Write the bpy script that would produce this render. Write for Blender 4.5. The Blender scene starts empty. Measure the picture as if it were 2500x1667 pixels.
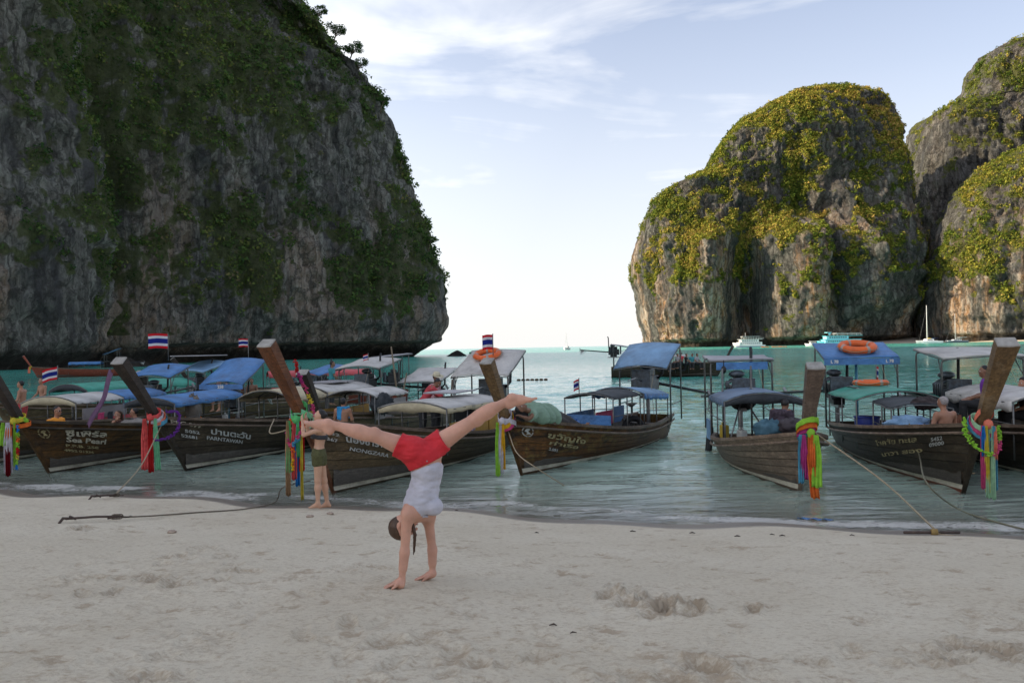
import bpy, bmesh, math, random
import numpy as np
from mathutils import Vector, Matrix
random.seed(7); rng = np.random.default_rng(11)
R = math.radians
scene = bpy.context.scene
C = scene.collection
# ------------------------------------------------------------------ camera
CAM = Vector((0, 0, 2.5)); FP = 1950.0
PITCH, ROLL = 0.0077, 0.0192
_f = Vector((0, math.cos(PITCH), math.sin(PITCH))); _u0 = Vector((0, -math.sin(PITCH), math.cos(PITCH))); _r0 = Vector((1, 0, 0))
_r = math.cos(ROLL)*_r0 - math.sin(ROLL)*_u0
_u = math.sin(ROLL)*_r0 + math.cos(ROLL)*_u0
cam = bpy.data.objects.new('camera', bpy.data.cameras.new('camera')); C.objects.link(cam)
cam.data.sensor_width = 36; cam.data.lens = FP/2500*36; cam.data.clip_start = 0.1; cam.data.clip_end = 60000
M = Matrix((_r, _u, -_f)).transposed().to_4x4(); M.translation = CAM
cam.matrix_world = M; scene.camera = cam
def W(px, py, Y):
    """world point whose forward distance is Y and which the camera sees at photograph pixel px, py"""
    d = _f + _r*((px-1250)/FP) - _u*((py-833.5)/FP)
    return CAM + d*(Y/d.y)
def proj(p):
    q = Vector(p)-CAM; z = q.dot(_f)
    return 1250+FP*q.dot(_r)/z, 833.5-FP*q.dot(_u)/z
def hor(px): return W(px, 0, 1) and 848.5-0.0192*(px-1250)
# ------------------------------------------------------------------ light
SUN_AZ, SUN_EL = -92.0, 25.0          # degrees, azimuth from the view direction, minus is left
world = bpy.data.worlds.new('World'); scene.world = world; world.use_nodes = True
scene.view_settings.view_transform = 'Standard'; scene.view_settings.look = 'None'
scene.view_settings.gamma = 1; scene.view_settings.use_curve_mapping = False
scene.view_settings.exposure = EXPO = 0.0
class N:
    """small node-tree writer"""
    def __init__(s, tree): s.t = tree; s.n = tree.nodes; s.l = tree.links
    def _set(s, nd, key, v):
        sock = nd.inputs[key]
        if isinstance(v, bpy.types.NodeSocket): s.l.new(v, sock)
        elif isinstance(v, (tuple, list)) and sock.type == 'RGBA' and len(v) == 3: sock.default_value = (*v, 1)
        else: sock.default_value = v
    def node(s, typ, props=None, out=0, **ins):
        nd = s.n.new(typ)
        for k, v in (props or {}).items(): setattr(nd, k, v)
        for k, v in ins.items():
            k = int(k[1:]) if k[0] == '_' and k[1:].isdigit() else k.replace('_', ' ')
            s._set(nd, k, v)
        return nd if out is None else nd.outputs[out]
    def noise(s, vec, scale, detail=4, rough=.55, dist=0, out=0):
        return s.node('ShaderNodeTexNoise', None, out, Vector=vec, Scale=scale, Detail=detail, Roughness=rough, Distortion=dist)
    def ramp(s, fac, stops):
        nd = s.n.new('ShaderNodeValToRGB'); s._set(nd, 'Fac', fac); e = nd.color_ramp.elements
        while len(e) < len(stops): e.new(.5)
        for el, (p, c) in zip(e, stops):
            el.position = p; el.color = (c, c, c, 1) if isinstance(c, (int, float)) else (*c, 1)
        return nd.outputs[0]
    def math(s, op, a, b=0.0, clamp=False):
        nd = s.n.new('ShaderNodeMath'); nd.operation = op; nd.use_clamp = clamp; s._set(nd, 0, a); s._set(nd, 1, b); return nd.outputs[0]
    def mix(s, fac, a, b, mode='MIX'):
        nd = s.n.new('ShaderNodeMix'); nd.data_type = 'RGBA'; nd.blend_type = mode
        s._set(nd, 0, fac); s._set(nd, 6, a); s._set(nd, 7, b); return nd.outputs[2]
    def mapv(s, vec, scale=(1, 1, 1), rot=(0, 0, 0), loc=(0, 0, 0)):
        nd = s.n.new('ShaderNodeMapping'); s._set(nd, 'Vector', vec); s._set(nd, 'Scale', scale); s._set(nd, 'Rotation', rot); s._set(nd, 'Location', loc)
        return nd.outputs[0]
    def bump(s, h, dist=.01, strength=1.0, normal=None):
        nd = s.n.new('ShaderNodeBump'); s._set(nd, 'Height', h); s._set(nd, 'Distance', dist); s._set(nd, 'Strength', strength)
        if normal: s._set(nd, 'Normal', normal)
        return nd.outputs[0]
def sky_world():
    t = N(world.node_tree); t.n.clear()
    sky = t.node('ShaderNodeTexSky', dict(sky_type='NISHITA', sun_disc=False, sun_elevation=R(SUN_EL), sun_rotation=R(SUN_AZ),
                 air_density=1.0, dust_density=1.6, ozone_density=2.2, altitude=0))
    tc = t.node('ShaderNodeTexCoord', None, None).outputs['Generated']
    sep = t.node('ShaderNodeSeparateXYZ', None, None, Vector=tc)
    zz = t.math('MAXIMUM', t.math('ADD', sep.outputs[2], .16), .05)
    cx = t.math('DIVIDE', sep.outputs[0], zz); cy = t.math('DIVIDE', sep.outputs[1], zz)
    p = t.node('ShaderNodeCombineXYZ', None, 0, X=cx, Y=cy, Z=0.0)
    streak = t.noise(t.mapv(tc, (1.3, 1.6, 5.2), (0, R(27), 0), (.35, 0, .2)), 1.6, 9, .56, .9)
    patch = t.noise(t.mapv(tc, (1.6, 1.6, 2.4), (0, R(20), 0), (2.3, 5.1, 0)), 2.4, 5, .55)
    f = t.math('MULTIPLY', t.ramp(streak, [(.33, 0.0), (.70, 1.0)]), t.ramp(patch, [(.32, .4), (.60, 1.0)]))
    f = t.math('MULTIPLY', f, .85)
    veil = t.math('MULTIPLY', t.ramp(sep.outputs[2], [(0.0, .85), (.12, .66), (.3, .36), (.5, .14), (.8, .08)]), 1.0)
    f = t.math('MAXIMUM', f, veil)
    # the high thin cloud is brightest towards the sun
    sd = (math.sin(R(SUN_AZ))*math.cos(R(SUN_EL)), math.cos(R(SUN_AZ))*math.cos(R(SUN_EL)), math.sin(R(SUN_EL)))
    dt = t.node('ShaderNodeVectorMath', dict(operation='DOT_PRODUCT'), 1, _0=tc, _1=sd)
    lum = t.ramp(dt, [(0.0, .74), (.35, .9), (.9, 1.2)])
    cloud = t.mix(1.0, lum, CLOUD, 'MULTIPLY')
    sk = t.mix(1.0, sky, SKYTINT, 'MULTIPLY')
    col = t.mix(f, sk, cloud)
    col = t.mix(1.0, col, t.ramp(sep.outputs[2], [(0.0, .84), (.10, .90), (.28, .97)]), 'MULTIPLY')
    bg = t.node('ShaderNodeBackground', None, 0, Color=col, Strength=SKYS)
    t.node('ShaderNodeOutputWorld', None, None, Surface=bg)
SKYS = 0.10; CLOUD = (10.2, 10.1, 9.9); SKYTINT = (1.0, 1.04, 1.17)
sky_world()
sl = bpy.data.lights.new('sun', 'SUN'); sl.energy = 5.0; sl.angle = R(.6); sl.color = (1, .85, .60)
sun = bpy.data.objects.new('sun', sl); C.objects.link(sun); sun.location = (-60, 30, 80)
_sd = Vector((math.sin(R(SUN_AZ))*math.cos(R(SUN_EL)), math.cos(R(SUN_AZ))*math.cos(R(SUN_EL)), math.sin(R(SUN_EL))))
sun.rotation_euler = _sd.to_track_quat('Z', 'Y').to_euler()
scene.view_settings.exposure = 0.84
# ------------------------------------------------------------------ helpers
def tag(o, label=None, cat=None, group=None, kind=None):
    if label: o['label'] = label
    if cat: o['category'] = cat
    if group: o['group'] = group
    if kind: o['kind'] = kind
    return o
def empty(name, loc, label, cat, group=None, rz=0):
    o = bpy.data.objects.new(name, None); C.objects.link(o); o.location = loc; o.rotation_euler = (0, 0, rz)
    o.empty_display_size = .1
    return tag(o, label, cat, group)
def np_mesh(name, v, f, smooth=True):
    me = bpy.data.meshes.new(name); v = np.asarray(v, np.float32); f = np.asarray(f, np.int32)
    k = f.shape[1]
    me.vertices.add(len(v)); me.vertices.foreach_set('co', v.ravel())
    me.loops.add(f.size); me.loops.foreach_set('vertex_index', f.ravel())
    me.polygons.add(len(f)); me.polygons.foreach_set('loop_start', np.arange(0, f.size, k, dtype=np.int32))
    me.polygons.foreach_set('use_smooth', np.full(len(f), smooth))
    me.update(calc_edges=True); me.validate()
    return me
def np_obj(name, v, f, mat, parent=None, smooth=True):
    me = np_mesh(name, v, f, smooth); me.materials.append(mat)
    o = bpy.data.objects.new(name, me); C.objects.link(o); o.parent = parent; return o
def vattr(o, name, vals):
    a = o.data.attributes.new(name, 'FLOAT', 'POINT'); a.data.foreach_set('value', np.asarray(vals, np.float32))
def grid_faces(nu, nv, closed=False):
    i = np.arange(nu if closed else nu-1)[:, None]; j = np.arange(nv-1)[None, :]; i2 = (i+1) % nu
    return np.stack([i*nv+j, i2*nv+j, i2*nv+j+1, i*nv+j+1], -1).reshape(-1, 4)
class MB:
    """collects shapes that become ONE mesh object"""
    def __init__(s): s.v = []; s.f = []
    def add(s, vs, fs):
        b = len(s.v); s.v += [tuple(p) for p in vs]; s.f += [tuple(i+b for i in f) for f in fs]; return s
    def box(s, c, d, rot=None, taper=1.0):
        c = Vector(c); vs = []
        for k in (-1, 1):
            t = taper if k > 0 else 1
            for i, j in ((-1, -1), (1, -1), (1, 1), (-1, 1)):
                p = Vector((i*d[0]/2*t, j*d[1]/2*t, k*d[2]/2))
                if rot is not None: p = rot @ p
                vs.append(c+p)
        return s.add(vs, [(3, 2, 1, 0), (4, 5, 6, 7), (0, 1, 5, 4), (1, 2, 6, 5), (2, 3, 7, 6), (3, 0, 4, 7)])
    def tube(s, pts, r, n=8, closed=False, flat=1.0):
        pts = [Vector(p) for p in pts]; m = len(pts); rr = r if isinstance(r, (list, tuple)) else [r]*m
        vs = []; prev = None
        for i, p in enumerate(pts):
            a = pts[(i-1) % m] if (closed or i > 0) else p; b = pts[(i+1) % m] if (closed or i < m-1) else p
            d = (b-a).normalized() if (b-a).length > 1e-9 else Vector((0, 0, 1))
            if prev is None:
                up = Vector((0, 0, 1)) if abs(d.z) < .9 else Vector((1, 0, 0)); x = d.cross(up).normalized()
            else: x = (prev-d*prev.dot(d)).normalized()
            prev = x; y = d.cross(x)
            for k in range(n):
                t = 2*math.pi*k/n; vs.append(p+(x*math.cos(t)+y*math.sin(t)*flat)*rr[i])
        fs = []
        for i in range(m if closed else m-1):
            j = (i+1) % m
            for k in range(n): fs.append((i*n+k, i*n+(k+1) % n, j*n+(k+1) % n, j*n+k))
        if not closed: fs += [tuple(range(n-1, -1, -1)), tuple((m-1)*n+k for k in range(n))]
        return s.add(vs, fs)
    def ell(s, c, r, n=8, m=6, rot=None, jit=0):
        c = Vector(c); r = (r, r, r) if isinstance(r, (int, float)) else r; vs = []
        for i in range(m+1):
            t = math.pi*i/m
            for k in range(n):
                q = 2*math.pi*k/n; w = 1+random.uniform(-jit, jit)
                p = Vector((r[0]*math.sin(t)*math.cos(q)*w, r[1]*math.sin(t)*math.sin(q)*w, r[2]*math.cos(t)*w))
                if rot is not None: p = rot @ p
                vs.append(c+p)
        return s.add(vs, [(i*n+k, (i+1)*n+k, (i+1)*n+(k+1) % n, i*n+(k+1) % n) for i in range(m) for k in range(n)])
    def grid(s, fn, nu, nv):
        vs = [fn(i/(nu-1), j/(nv-1)) for i in range(nu) for j in range(nv)]
        return s.add(vs, [(i*nv+j, (i+1)*nv+j, (i+1)*nv+j+1, i*nv+j+1) for i in range(nu-1) for j in range(nv-1)])
    def build(s, name, mat, parent=None, smooth=False, label=None, bevel=0, solid=0):
        me = bpy.data.meshes.new(name); me.from_pydata(s.v, [], s.f); me.update()
        if smooth: me.shade_smooth()
        me.materials.append(mat)
        o = bpy.data.objects.new(name, me); C.objects.link(o); o.parent = parent
        if solid:
            md = o.modifiers.new('s', 'SOLIDIFY'); md.thickness = solid; md.offset = 0
        if bevel:
            md = o.modifiers.new('b', 'BEVEL'); md.width = bevel; md.segments = 2; md.limit_method = 'ANGLE'
        if label: o['label'] = label
        return o
# ---- numpy value noise
def _h(x, y, z, s):
    n = (x*73856093) ^ (y*19349663) ^ (z*83492791) ^ (s*2654435)
    n = (n ^ (n >> 13))*1274126177; n &= 0x7fffffff; n = (n ^ (n >> 16))*668265263; n &= 0x7fffffff
    return ((n ^ (n >> 15)) & 0xffffff)/float(0xffffff)*2-1
def vn(x, y, z, s=0):
    xi = np.floor(x).astype(np.int64); yi = np.floor(y).astype(np.int64); zi = np.floor(z).astype(np.int64)
    a = x-xi; b = y-yi; c = z-zi; a = a*a*(3-2*a); b = b*b*(3-2*b); c = c*c*(3-2*c)
    r = 0
    for i in (0, 1):
        wa = a if i else 1-a
        for j in (0, 1):
            wb = b if j else 1-b
            for k in (0, 1): r = r+wa*wb*(c if k else 1-c)*_h(xi+i, yi+j, zi+k, s)
    return r
def fbm(x, y, z, o=4, s=0, g=.5, ridge=False):
    r = 0; a = 1; t = 0
    for i in range(o):
        n = vn(x*2**i+i*17.3, y*2**i+i*5.1, z*2**i+i*9.7, s+i)
        r = r+a*((1-2*abs(n)) if ridge else n); t += a; a *= g
    return r/t
def sstep(a, b, x): t = np.clip((x-a)/(b-a), 0, 1); return t*t*(3-2*t)
# ------------------------------------------------------------------ materials
MATS = {}
def newmat(name):
    m = bpy.data.materials.new(name); m.use_nodes = True; t = N(m.node_tree); t.n.clear(); return m, t
def finish(t, shader): t.node('ShaderNodeOutputMaterial', None, None, Surface=shader)
def pbr(t, **k): return t.node('ShaderNodeBsdfPrincipled', None, 0, **k)
def mcol(name, c, rough=.6, var=.25, scale=6, metal=0, bumpd=0.004, stretch=(1, 1, 1), spec=.4, dirt=.0, sub=0):
    """plain surface with uneven colour, a little wear and fine relief"""
    if name in MATS: return MATS[name]
    m, t = newmat(name); tc = t.node('ShaderNodeTexCoord', None, None).outputs['Object']
    v = t.mapv(tc, stretch)
    n = t.noise(v, scale, 5, .6)
    lo = tuple(x*(1-var) for x in c); hi = tuple(min(1, x*(1+var)) for x in c)
    col = t.ramp(n, [(.3, lo), (.7, hi)])
    if dirt:
        d = t.ramp(t.noise(tc, scale*.45, 6, .7), [(.45, 0.0), (.7, dirt)])
        col = t.mix(d, col, (.07, .055, .04))
    nb = t.bump(t.noise(v, scale*5, 3), bumpd, .6)
    k = dict(Base_Color=col, Roughness=rough, Metallic=metal, Normal=nb); k['Specular_IOR_Level'] = spec
    sh = t.n.new('ShaderNodeBsdfPrincipled')
    for kk, vv in k.items():
        t._set(sh, kk.replace('_', ' ') if kk != 'Specular_IOR_Level' else 'Specular IOR Level', vv)
    if sub:
        sh.inputs['Subsurface Weight'].default_value = sub; sh.inputs['Subsurface Radius'].default_value = (.012, .004, .002)
        sh.inputs['Subsurface Scale'].default_value = 1
    finish(t, sh.outputs[0]); MATS[name] = m; return m
def mcloth(name, c, var=.18):
    """thin cloth that lets a little light through"""
    if name in MATS: return MATS[name]
    m, t = newmat(name); tc = t.node('ShaderNodeTexCoord', None, None).outputs['Object']
    n = t.noise(tc, 14, 4); lo = tuple(x*(1-var) for x in c); hi = tuple(min(1, x*(1+var)) for x in c)
    col = t.ramp(n, [(.3, lo), (.7, hi)])
    nb = t.bump(t.noise(tc, 40, 3), .003, .5)
    d = t.node('ShaderNodeBsdfDiffuse', None, 0, Color=col, Normal=nb); tr = t.node('ShaderNodeBsdfTranslucent', None, 0, Color=col, Normal=nb)
    finish(t, t.node('ShaderNodeMixShader', None, 0, _0=.3, _1=d, _2=tr)); MATS[name] = m; return m
# ------------------------------------------------------------------ beach
def shore(X):
    return np.interp(X, [-60, -14, -9.8, -3.9, 1.4, 3.6, 6.5, 12, 60], [36, 17.4, 15.1, 13.3, 11.5, 10.85, 10.3, 9.8, 6])
def ground(X, Y):
    X = np.asarray(X, float); Y = np.asarray(Y, float)
    s = Y-shore(X)+.18*np.sin(X*1.3)+.1*np.sin(X*2.9+1)
    up = 1.0*np.tanh(np.clip(-s, 0, None)*.135)+np.clip(-s-14, 0, None)*.03
    dn = -np.clip(s, 0, None)*.11-np.clip(s-12, 0, None)**1.5*.02
    return np.where(s < 0, up, np.maximum(dn, -9))
PATCH = []
def gpt(px, py):
    """where the line of sight through a pixel meets the sand or the water"""
    lo, hi = 1.5, 60.0
    for _ in range(60):
        m = (lo+hi)/2; p = W(px, py, m)
        if p.z > max(0, float(ground(p.x, p.y))): lo = m
        else: hi = m
    p = W(px, py, lo); p.z = max(0, float(ground(p.x, p.y))); return p
def make_sand():
    ang = np.tan(np.linspace(-1.02, 1.02, 570)); Yn = 1.6*np.power(24/1.6, np.linspace(0, 1, 325))
    U, Yg = np.meshgrid(ang, Yn, indexing='ij'); X = U*Yg*.93; Y = Yg
    z = ground(X, Y); dry = sstep(.1, .35, z); h = np.zeros_like(z); dis = np.zeros_like(z)
    h += .020*fbm(X*.9, Y*.9, 0*X, 3, 3)+.007*fbm(X*3.2, Y*3.6, 0*X, 3, 5)
    rough = sstep(-.05, .45, fbm(X*.9, Y*1.1, 0*X+4, 3, 21)+.25*sstep(8, 4, Y))
    lump = fbm(X*9, Y*11, 0*X, 4, 8, .6); h += .017*lump*(.22+.78*rough); dis += rough*sstep(.0, .5, lump)*.45
    small = sstep(.36, .62, fbm(X*5, Y*8, 0*X, 3, 31)); h -= .011*small; dis += small*.8
    r2 = random.Random(5)
    def dent(x, y, a, l, w, d, mess=0):
        nonlocal h, dis
        m = (abs(X-x) < l*3) & (abs(Y-y) < l*3)
        dx = X[m]-x; dy = Y[m]-y; u = (dx*math.cos(a)+dy*math.sin(a))/l; v = (-dx*math.sin(a)+dy*math.cos(a))/w; q = np.sqrt(u*u+v*v)
        h[m] += -d*np.exp(-(q**4)*.9)+d*.6*np.exp(-((q-1.3)/.28)**2)
        if mess: h[m] += mess*np.exp(-q*q*.5)*fbm(X[m]*18, Y[m]*18, 0*dx, 4, 44, .65)
        dis[m] += .5*np.exp(-q*q*.9)*(d/.03)
    for _ in range(1300):
        y = 2+r2.random()**1.1*10.5; x = (r2.random()*2-1)*(y*.95+1)
        if ground(x, y) < .1: continue
        dent(x, y, r2.uniform(0, 3.14), r2.uniform(.06, .13), r2.uniform(.035, .06), r2.uniform(.005, .016))
    for (px, py, n, sp, d, ms) in ((430, 1405, 14, .42, .045, .05), (1590, 1470, 7, .20, .055, .06), (1700, 1495, 7, .22, .05, .06), (1540, 1450, 6, .2, .04, .05), (480, 1355, 8, .3, .03, .03), (2420, 1590, 9, .22, .035, .04),
                               (1790, 1635, 10, .3, .04, .03), (980, 1560, 8, .3, .03, .03), (165, 1205, 7, .22, .05, .04), (200, 1290, 4, .1, .04, .04), (1180, 1640, 10, .4, .03, .03), (400, 1610, 9, .4, .03, .03), (2200, 1620, 6, .2, .03, .03)):
        c = gpt(px, py)
        for _ in range(n): dent(c.x+r2.gauss(0, sp*.8), c.y+r2.gauss(0, sp*.6), r2.uniform(0, 3.14), r2.uniform(.07, .15), r2.uniform(.045, .09), d*r2.uniform(.45, .9), ms*.6)
    # scattered bits
    z2 = z+h*(.12+.88*dry)
    v = np.stack([X, Y, z2], -1).reshape(-1, 3); f = grid_faces(*X.shape)
    m, t = newmat('beach_sand'); tc = t.node('ShaderNodeTexCoord', None, None).outputs['Object']
    at = t.node('ShaderNodeAttribute', dict(attribute_name='disturbed'), 2); wt = t.node('ShaderNodeAttribute', dict(attribute_name='wet'), 2)
    n1 = t.noise(tc, .9, 5); n2 = t.noise(t.mapv(tc, (1, 1.5, 1)), 22, 5, .7); n3 = t.noise(tc, 240, 2, .6)
    col = t.ramp(n1, [(.3, (.63, .555, .42)), (.7, (.72, .65, .51))])
    brown = t.math('MULTIPLY', t.ramp(t.math('ADD', n2, t.math('MULTIPLY', at, .30)), [(.495, 0.0), (.74, 1.0)]), .85)
    col = t.mix(brown, col, (.42, .325, .22))
    col = t.mix(t.ramp(n3, [(.35, .3), (.6, 0.0)]), col, (.40, .33, .26))
    w = t.ramp(t.math('ADD', wt, t.math('MULTIPLY', t.math('SUBTRACT', n1, .5), .25)), [(.35, 0.0), (.62, 1.0)])
    col = t.mix(w, col, (.215, .175, .14))
    b = t.bump(n3, .006, .6, t.bump(n2, .020, t.math('SUBTRACT', 1.0, t.math('MULTIPLY', w, .92))))
    rg = t.math('SUBTRACT', .9, t.math('MULTIPLY', w, .62))
    sh = t.n.new('ShaderNodeBsdfPrincipled')
    for k, vv in (('Base Color', col), ('Roughness', rg), ('Normal', b), ('Specular IOR Level', .35)): t._set(sh, k, vv)
    finish(t, sh.outputs[0])
    o = np_obj('beach_sand', v, f, m); vattr(o, 'disturbed', dis.ravel()); vattr(o, 'wet', (1-sstep(.015, .16, z)).ravel())
    tag(o, kind='structure')
    # the wider ground round it, a little lower where the fine sheet covers it
    xs = np.linspace(-420, 700, 225); ys = np.concatenate([np.linspace(-60, 40, 80), np.linspace(44, 420, 60)])
    X, Y = np.meshgrid(xs, ys, indexing='ij'); z = ground(X, Y)-.06-.6*((abs(X) < .93*np.tan(1.02)*np.clip(Y, .1, 99)-1) & (Y > 3) & (Y < 22))
    z = np.where((Y < 0), z, z)
    o = np_obj('wide_sand', np.stack([X, Y, z], -1).reshape(-1, 3), grid_faces(*X.shape), m)
    vattr(o, 'wet', (1-sstep(.015, .16, z)).ravel()); tag(o, kind='structure')
make_sand()
# ------------------------------------------------------------------ sea
def make_sea():
    ang = np.tan(np.linspace(-1.05, 1.05, 390)); Yn = np.concatenate([8.5*np.power(90/8.5, np.linspace(0, 1, 420)), np.power(10, np.linspace(math.log10(92), math.log10(16000), 40))])
    U, Y = np.meshgrid(ang, Yn, indexing='ij'); X = U*Y*.8
    gz = ground(X, Y); dep = np.clip(-gz, 0, 6); dep[Y > 40] = 6
    amp = sstep(0, .5, dep)*(1-sstep(55, 90, Y))
    h = .044*fbm(X*.30, Y*.9+.2*X, 0*X, 3, 60)+.062*fbm(X*.8+3, Y*2.6-.3*X, 0*X, 3, 61)+.012*fbm(X*1.8, Y*5.5, 0*X, 2, 63)
    s = Y-shore(X)
    swash = .020*np.exp(-((s-.55-.28*fbm(X*.5, 0*X, 0*X, 3, 9))/.22)**2)*(.4+.6*sstep(-.2, .4, fbm(X*.35+5, 0*X, 0*X, 2, 12)))
    h = h*amp+swash+.012*sstep(.3, 0, abs(s-.15))*0
    v = np.stack([X, Y, h], -1).reshape(-1, 3)
    m, t = newmat('sea_water'); geo = t.node('ShaderNodeNewGeometry', None, None); P = geo.outputs['Position']
    d = t.node('ShaderNodeAttribute', dict(attribute_name='depth'), 2); fo = t.node('ShaderNodeAttribute', dict(attribute_name='foam'), 2)
    dist = t.node('ShaderNodeAttribute', dict(attribute_name='far'), 2)
    n1 = t.noise(t.mapv(P, (.9, 3.4, 1), (0, 0, R(6))), 1.0, 4, .55, .3)
    n2 = t.noise(t.mapv(P, (.30, .9, 1), (0, 0, R(-9))), 1.0, 4, .6, .2)
    n3 = t.noise(t.mapv(P, (.05, .16, 1), (0, 0, R(4))), 1.0, 5, .62)
    b = t.bump(n1, .06, t.math('SUBTRACT', 1.0, dist)); b = t.bump(n2, t.math('ADD', .03, t.math('MULTIPLY', dist, .22)), 1.0, b); b = t.bump(n3, t.math('MULTIPLY', dist, 1.3), 1.0, b)
    pat = t.noise(t.mapv(P, (.03, .06, 1)), 1.0, 3)
    deep = t.mix(pat, (.045, .30, .25), (.10, .43, .34))
    col = t.mix(t.ramp(d, [(0.0, 0.0), (.07, .25), (.25, .6), (.9, 1.0)]), (.52, .60, .50), deep)
    opac = t.ramp(d, [(0.0, .12), (.035, .5), (.1, .86), (.2, 1.0)])
    body = t.node('ShaderNodeMixShader', None, 0, _0=opac, _1=t.node('ShaderNodeBsdfTransparent', None, 0, Color=(1, 1, 1)), _2=t.node('ShaderNodeBsdfDiffuse', None, 0, Color=col))
    fr = t.node('ShaderNodeFresnel', None, 0, IOR=1.33, Normal=b)
    gl = t.node('ShaderNodeBsdfGlossy', None, 0, Color=(1, 1, 1), Roughness=t.math('ADD', .015, t.math('MULTIPLY', dist, .12)), Normal=b)
    wsh = t.node('ShaderNodeMixShader', None, 0, _0=fr, _1=body, _2=gl)
    fn = t.noise(t.mapv(P, (1, 1.6, 1)), 11, 5, .65, 1.2); fn2 = t.noise(t.mapv(P, (.6, 2.2, 1)), 1.3, 3)
    ff = t.math('MULTIPLY', t.ramp(t.math('ADD', t.math('ADD', fn, t.math('MULTIPLY', fo, .42)), t.math('MULTIPLY', fn2, .25)), [(.82, 0.0), (1.08, 1.0)]), t.ramp(fo, [(0.02, 0.0), (.4, .6)]))
    foam = t.node('ShaderNodeBsdfDiffuse', None, 0, Color=(.62, .60, .56))
    finish(t, t.node('ShaderNodeMixShader', None, 0, _0=ff, _1=wsh, _2=foam))
    o = np_obj('sea_water', v, grid_faces(*X.shape), m)
    vattr(o, 'depth', (dep/6).ravel()); vattr(o, 'far', sstep(18, 160, Y).ravel())
    lace = .35+.8*sstep(-.5, .5, fbm(X*1.1, Y*2.2, 0*X, 4, 77, .65)); foamv = (np.exp(-((s-.50-.30*fbm(X*.5, 0*X, 0*X, 3, 9)-.16*fbm(X*1.9, 0*X, 0*X, 3, 19))/.30)**2)*.95+np.exp(-((s-.12-.2*fbm(X*.7, 0*X, 0*X, 3, 29))/.15)**2)*.55)*lace
    vattr(o, 'foam', (foamv*(dep < .9)*(Y < 40)).ravel())
    tag(o, kind='structure')
make_sea()
# ------------------------------------------------------------------ rock and foliage materials
def rock_mat(name, base, orange, olow, dark, zs, ground_green):
    m, t = newmat(name); P = t.node('ShaderNodeNewGeometry', None, None).outputs['Position']; k = zs
    v1 = t.mapv(P, (1/k, 1/k, .16/k)); v2 = t.mapv(P, (1/k, 1/k, .9/k))
    streak = t.noise(v1, .55, 10, .74, .9); blotch = t.noise(v2, .09, 6, .6); crack = t.noise(v2, .7, 10, .82, .9)
    vo = t.node('ShaderNodeTexVoronoi', dict(feature='DISTANCE_TO_EDGE'), 0, Vector=t.mix(.5 if False else .06, t.mapv(P, (1/k, 1/k, .38/k)), t.node('ShaderNodeVectorMath', dict(operation='SCALE'), 0, _0=t.noise(v2, .35, 5, .7, 0, 1), Scale=60.0)), Scale=.30)
    vo2 = t.node('ShaderNodeTexVoronoi', None, 1, Vector=t.mapv(P, (1/k, 1/k, .5/k)), Scale=.55)
    c = t.ramp(streak, [(.36, tuple(x*.35 for x in base)), (.49, tuple(x*.9 for x in base)), (.62, tuple(min(1, x*1.7) for x in base))])
    c = t.mix(t.ramp(t.noise(t.mapv(P, (1/k, 1/k, .22/k), (0, 0, 0), (9, 3, 1)), .16, 6, .6), [(.50, 0.0), (.62, .9)]), c, dark)
    z = t.node('ShaderNodeSeparateXYZ', None, None, Vector=P).outputs[2]
    low = t.ramp(t.math('DIVIDE', z, olow), [(0.0, 1.0), (.55, .75), (1.0, .08)])
    om = t.math('MULTIPLY', t.ramp(t.noise(t.mapv(P, (1/k, 1/k, .3/k), (0, 0, 0), (31, 7, 2)), .075, 6, .6), [(.465, 0.0), (.57, 1.0)]), low)
    ochre = t.mix(t.ramp(streak, [(.4, 0.0), (.65, 1.0)]), orange, tuple(min(1, x*1.5+.08) for x in (orange[0], orange[0]*.85, orange[0]*.72)))
    c = t.mix(t.math('MULTIPLY', om, .85), c, ochre)
    c = t.mix(t.ramp(crack, [(.38, .85), (.48, 0.0)]), c, tuple(x*.22 for x in base))
    c = t.mix(t.ramp(vo, [(.0, .75), (.10, 0.0)]), c, tuple(x*.22 for x in base))
    c = t.mix(.35, c, t.mix(1.0, c, t.mix(1.0, vo2, (1.6, 1.6, 1.6), 'MULTIPLY'), 'MULTIPLY')) if False else c
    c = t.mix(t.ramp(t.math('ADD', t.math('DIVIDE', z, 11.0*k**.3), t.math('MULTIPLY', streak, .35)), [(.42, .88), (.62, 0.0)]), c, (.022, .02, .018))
    vg = t.node('ShaderNodeAttribute', dict(attribute_name='veg'), 2)
    gcol = t.ramp(t.noise(v2, 1.3, 6, .7), [(.35, tuple(x*.5 for x in ground_green)), (.6, ground_green)])
    gm = t.ramp(t.math('ADD', vg, t.math('MULTIPLY', t.math('SUBTRACT', t.noise(v2, .5, 6, .7), .5), .9)), [(.42, 0.0), (.58, .85)])
    c = t.mix(gm, c, gcol)
    h = t.math('ADD', t.math('ADD', t.math('MULTIPLY', streak, .7), t.math('MULTIPLY', crack, .6)), t.math('MULTIPLY', t.math('MINIMUM', vo, .35), 1.1))
    b = t.bump(h, 2.6*k, 1.0)
    b = t.bump(t.noise(v2, 3.2, 5, .8), .5*k, .9, b)
    sh = t.n.new('ShaderNodeBsdfPrincipled')
    for kk, vv in (('Base Color', c), ('Roughness', .9), ('Normal', b), ('Specular IOR Level', .2)): t._set(sh, kk, vv)
    finish(t, sh.outputs[0]); return m
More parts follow.
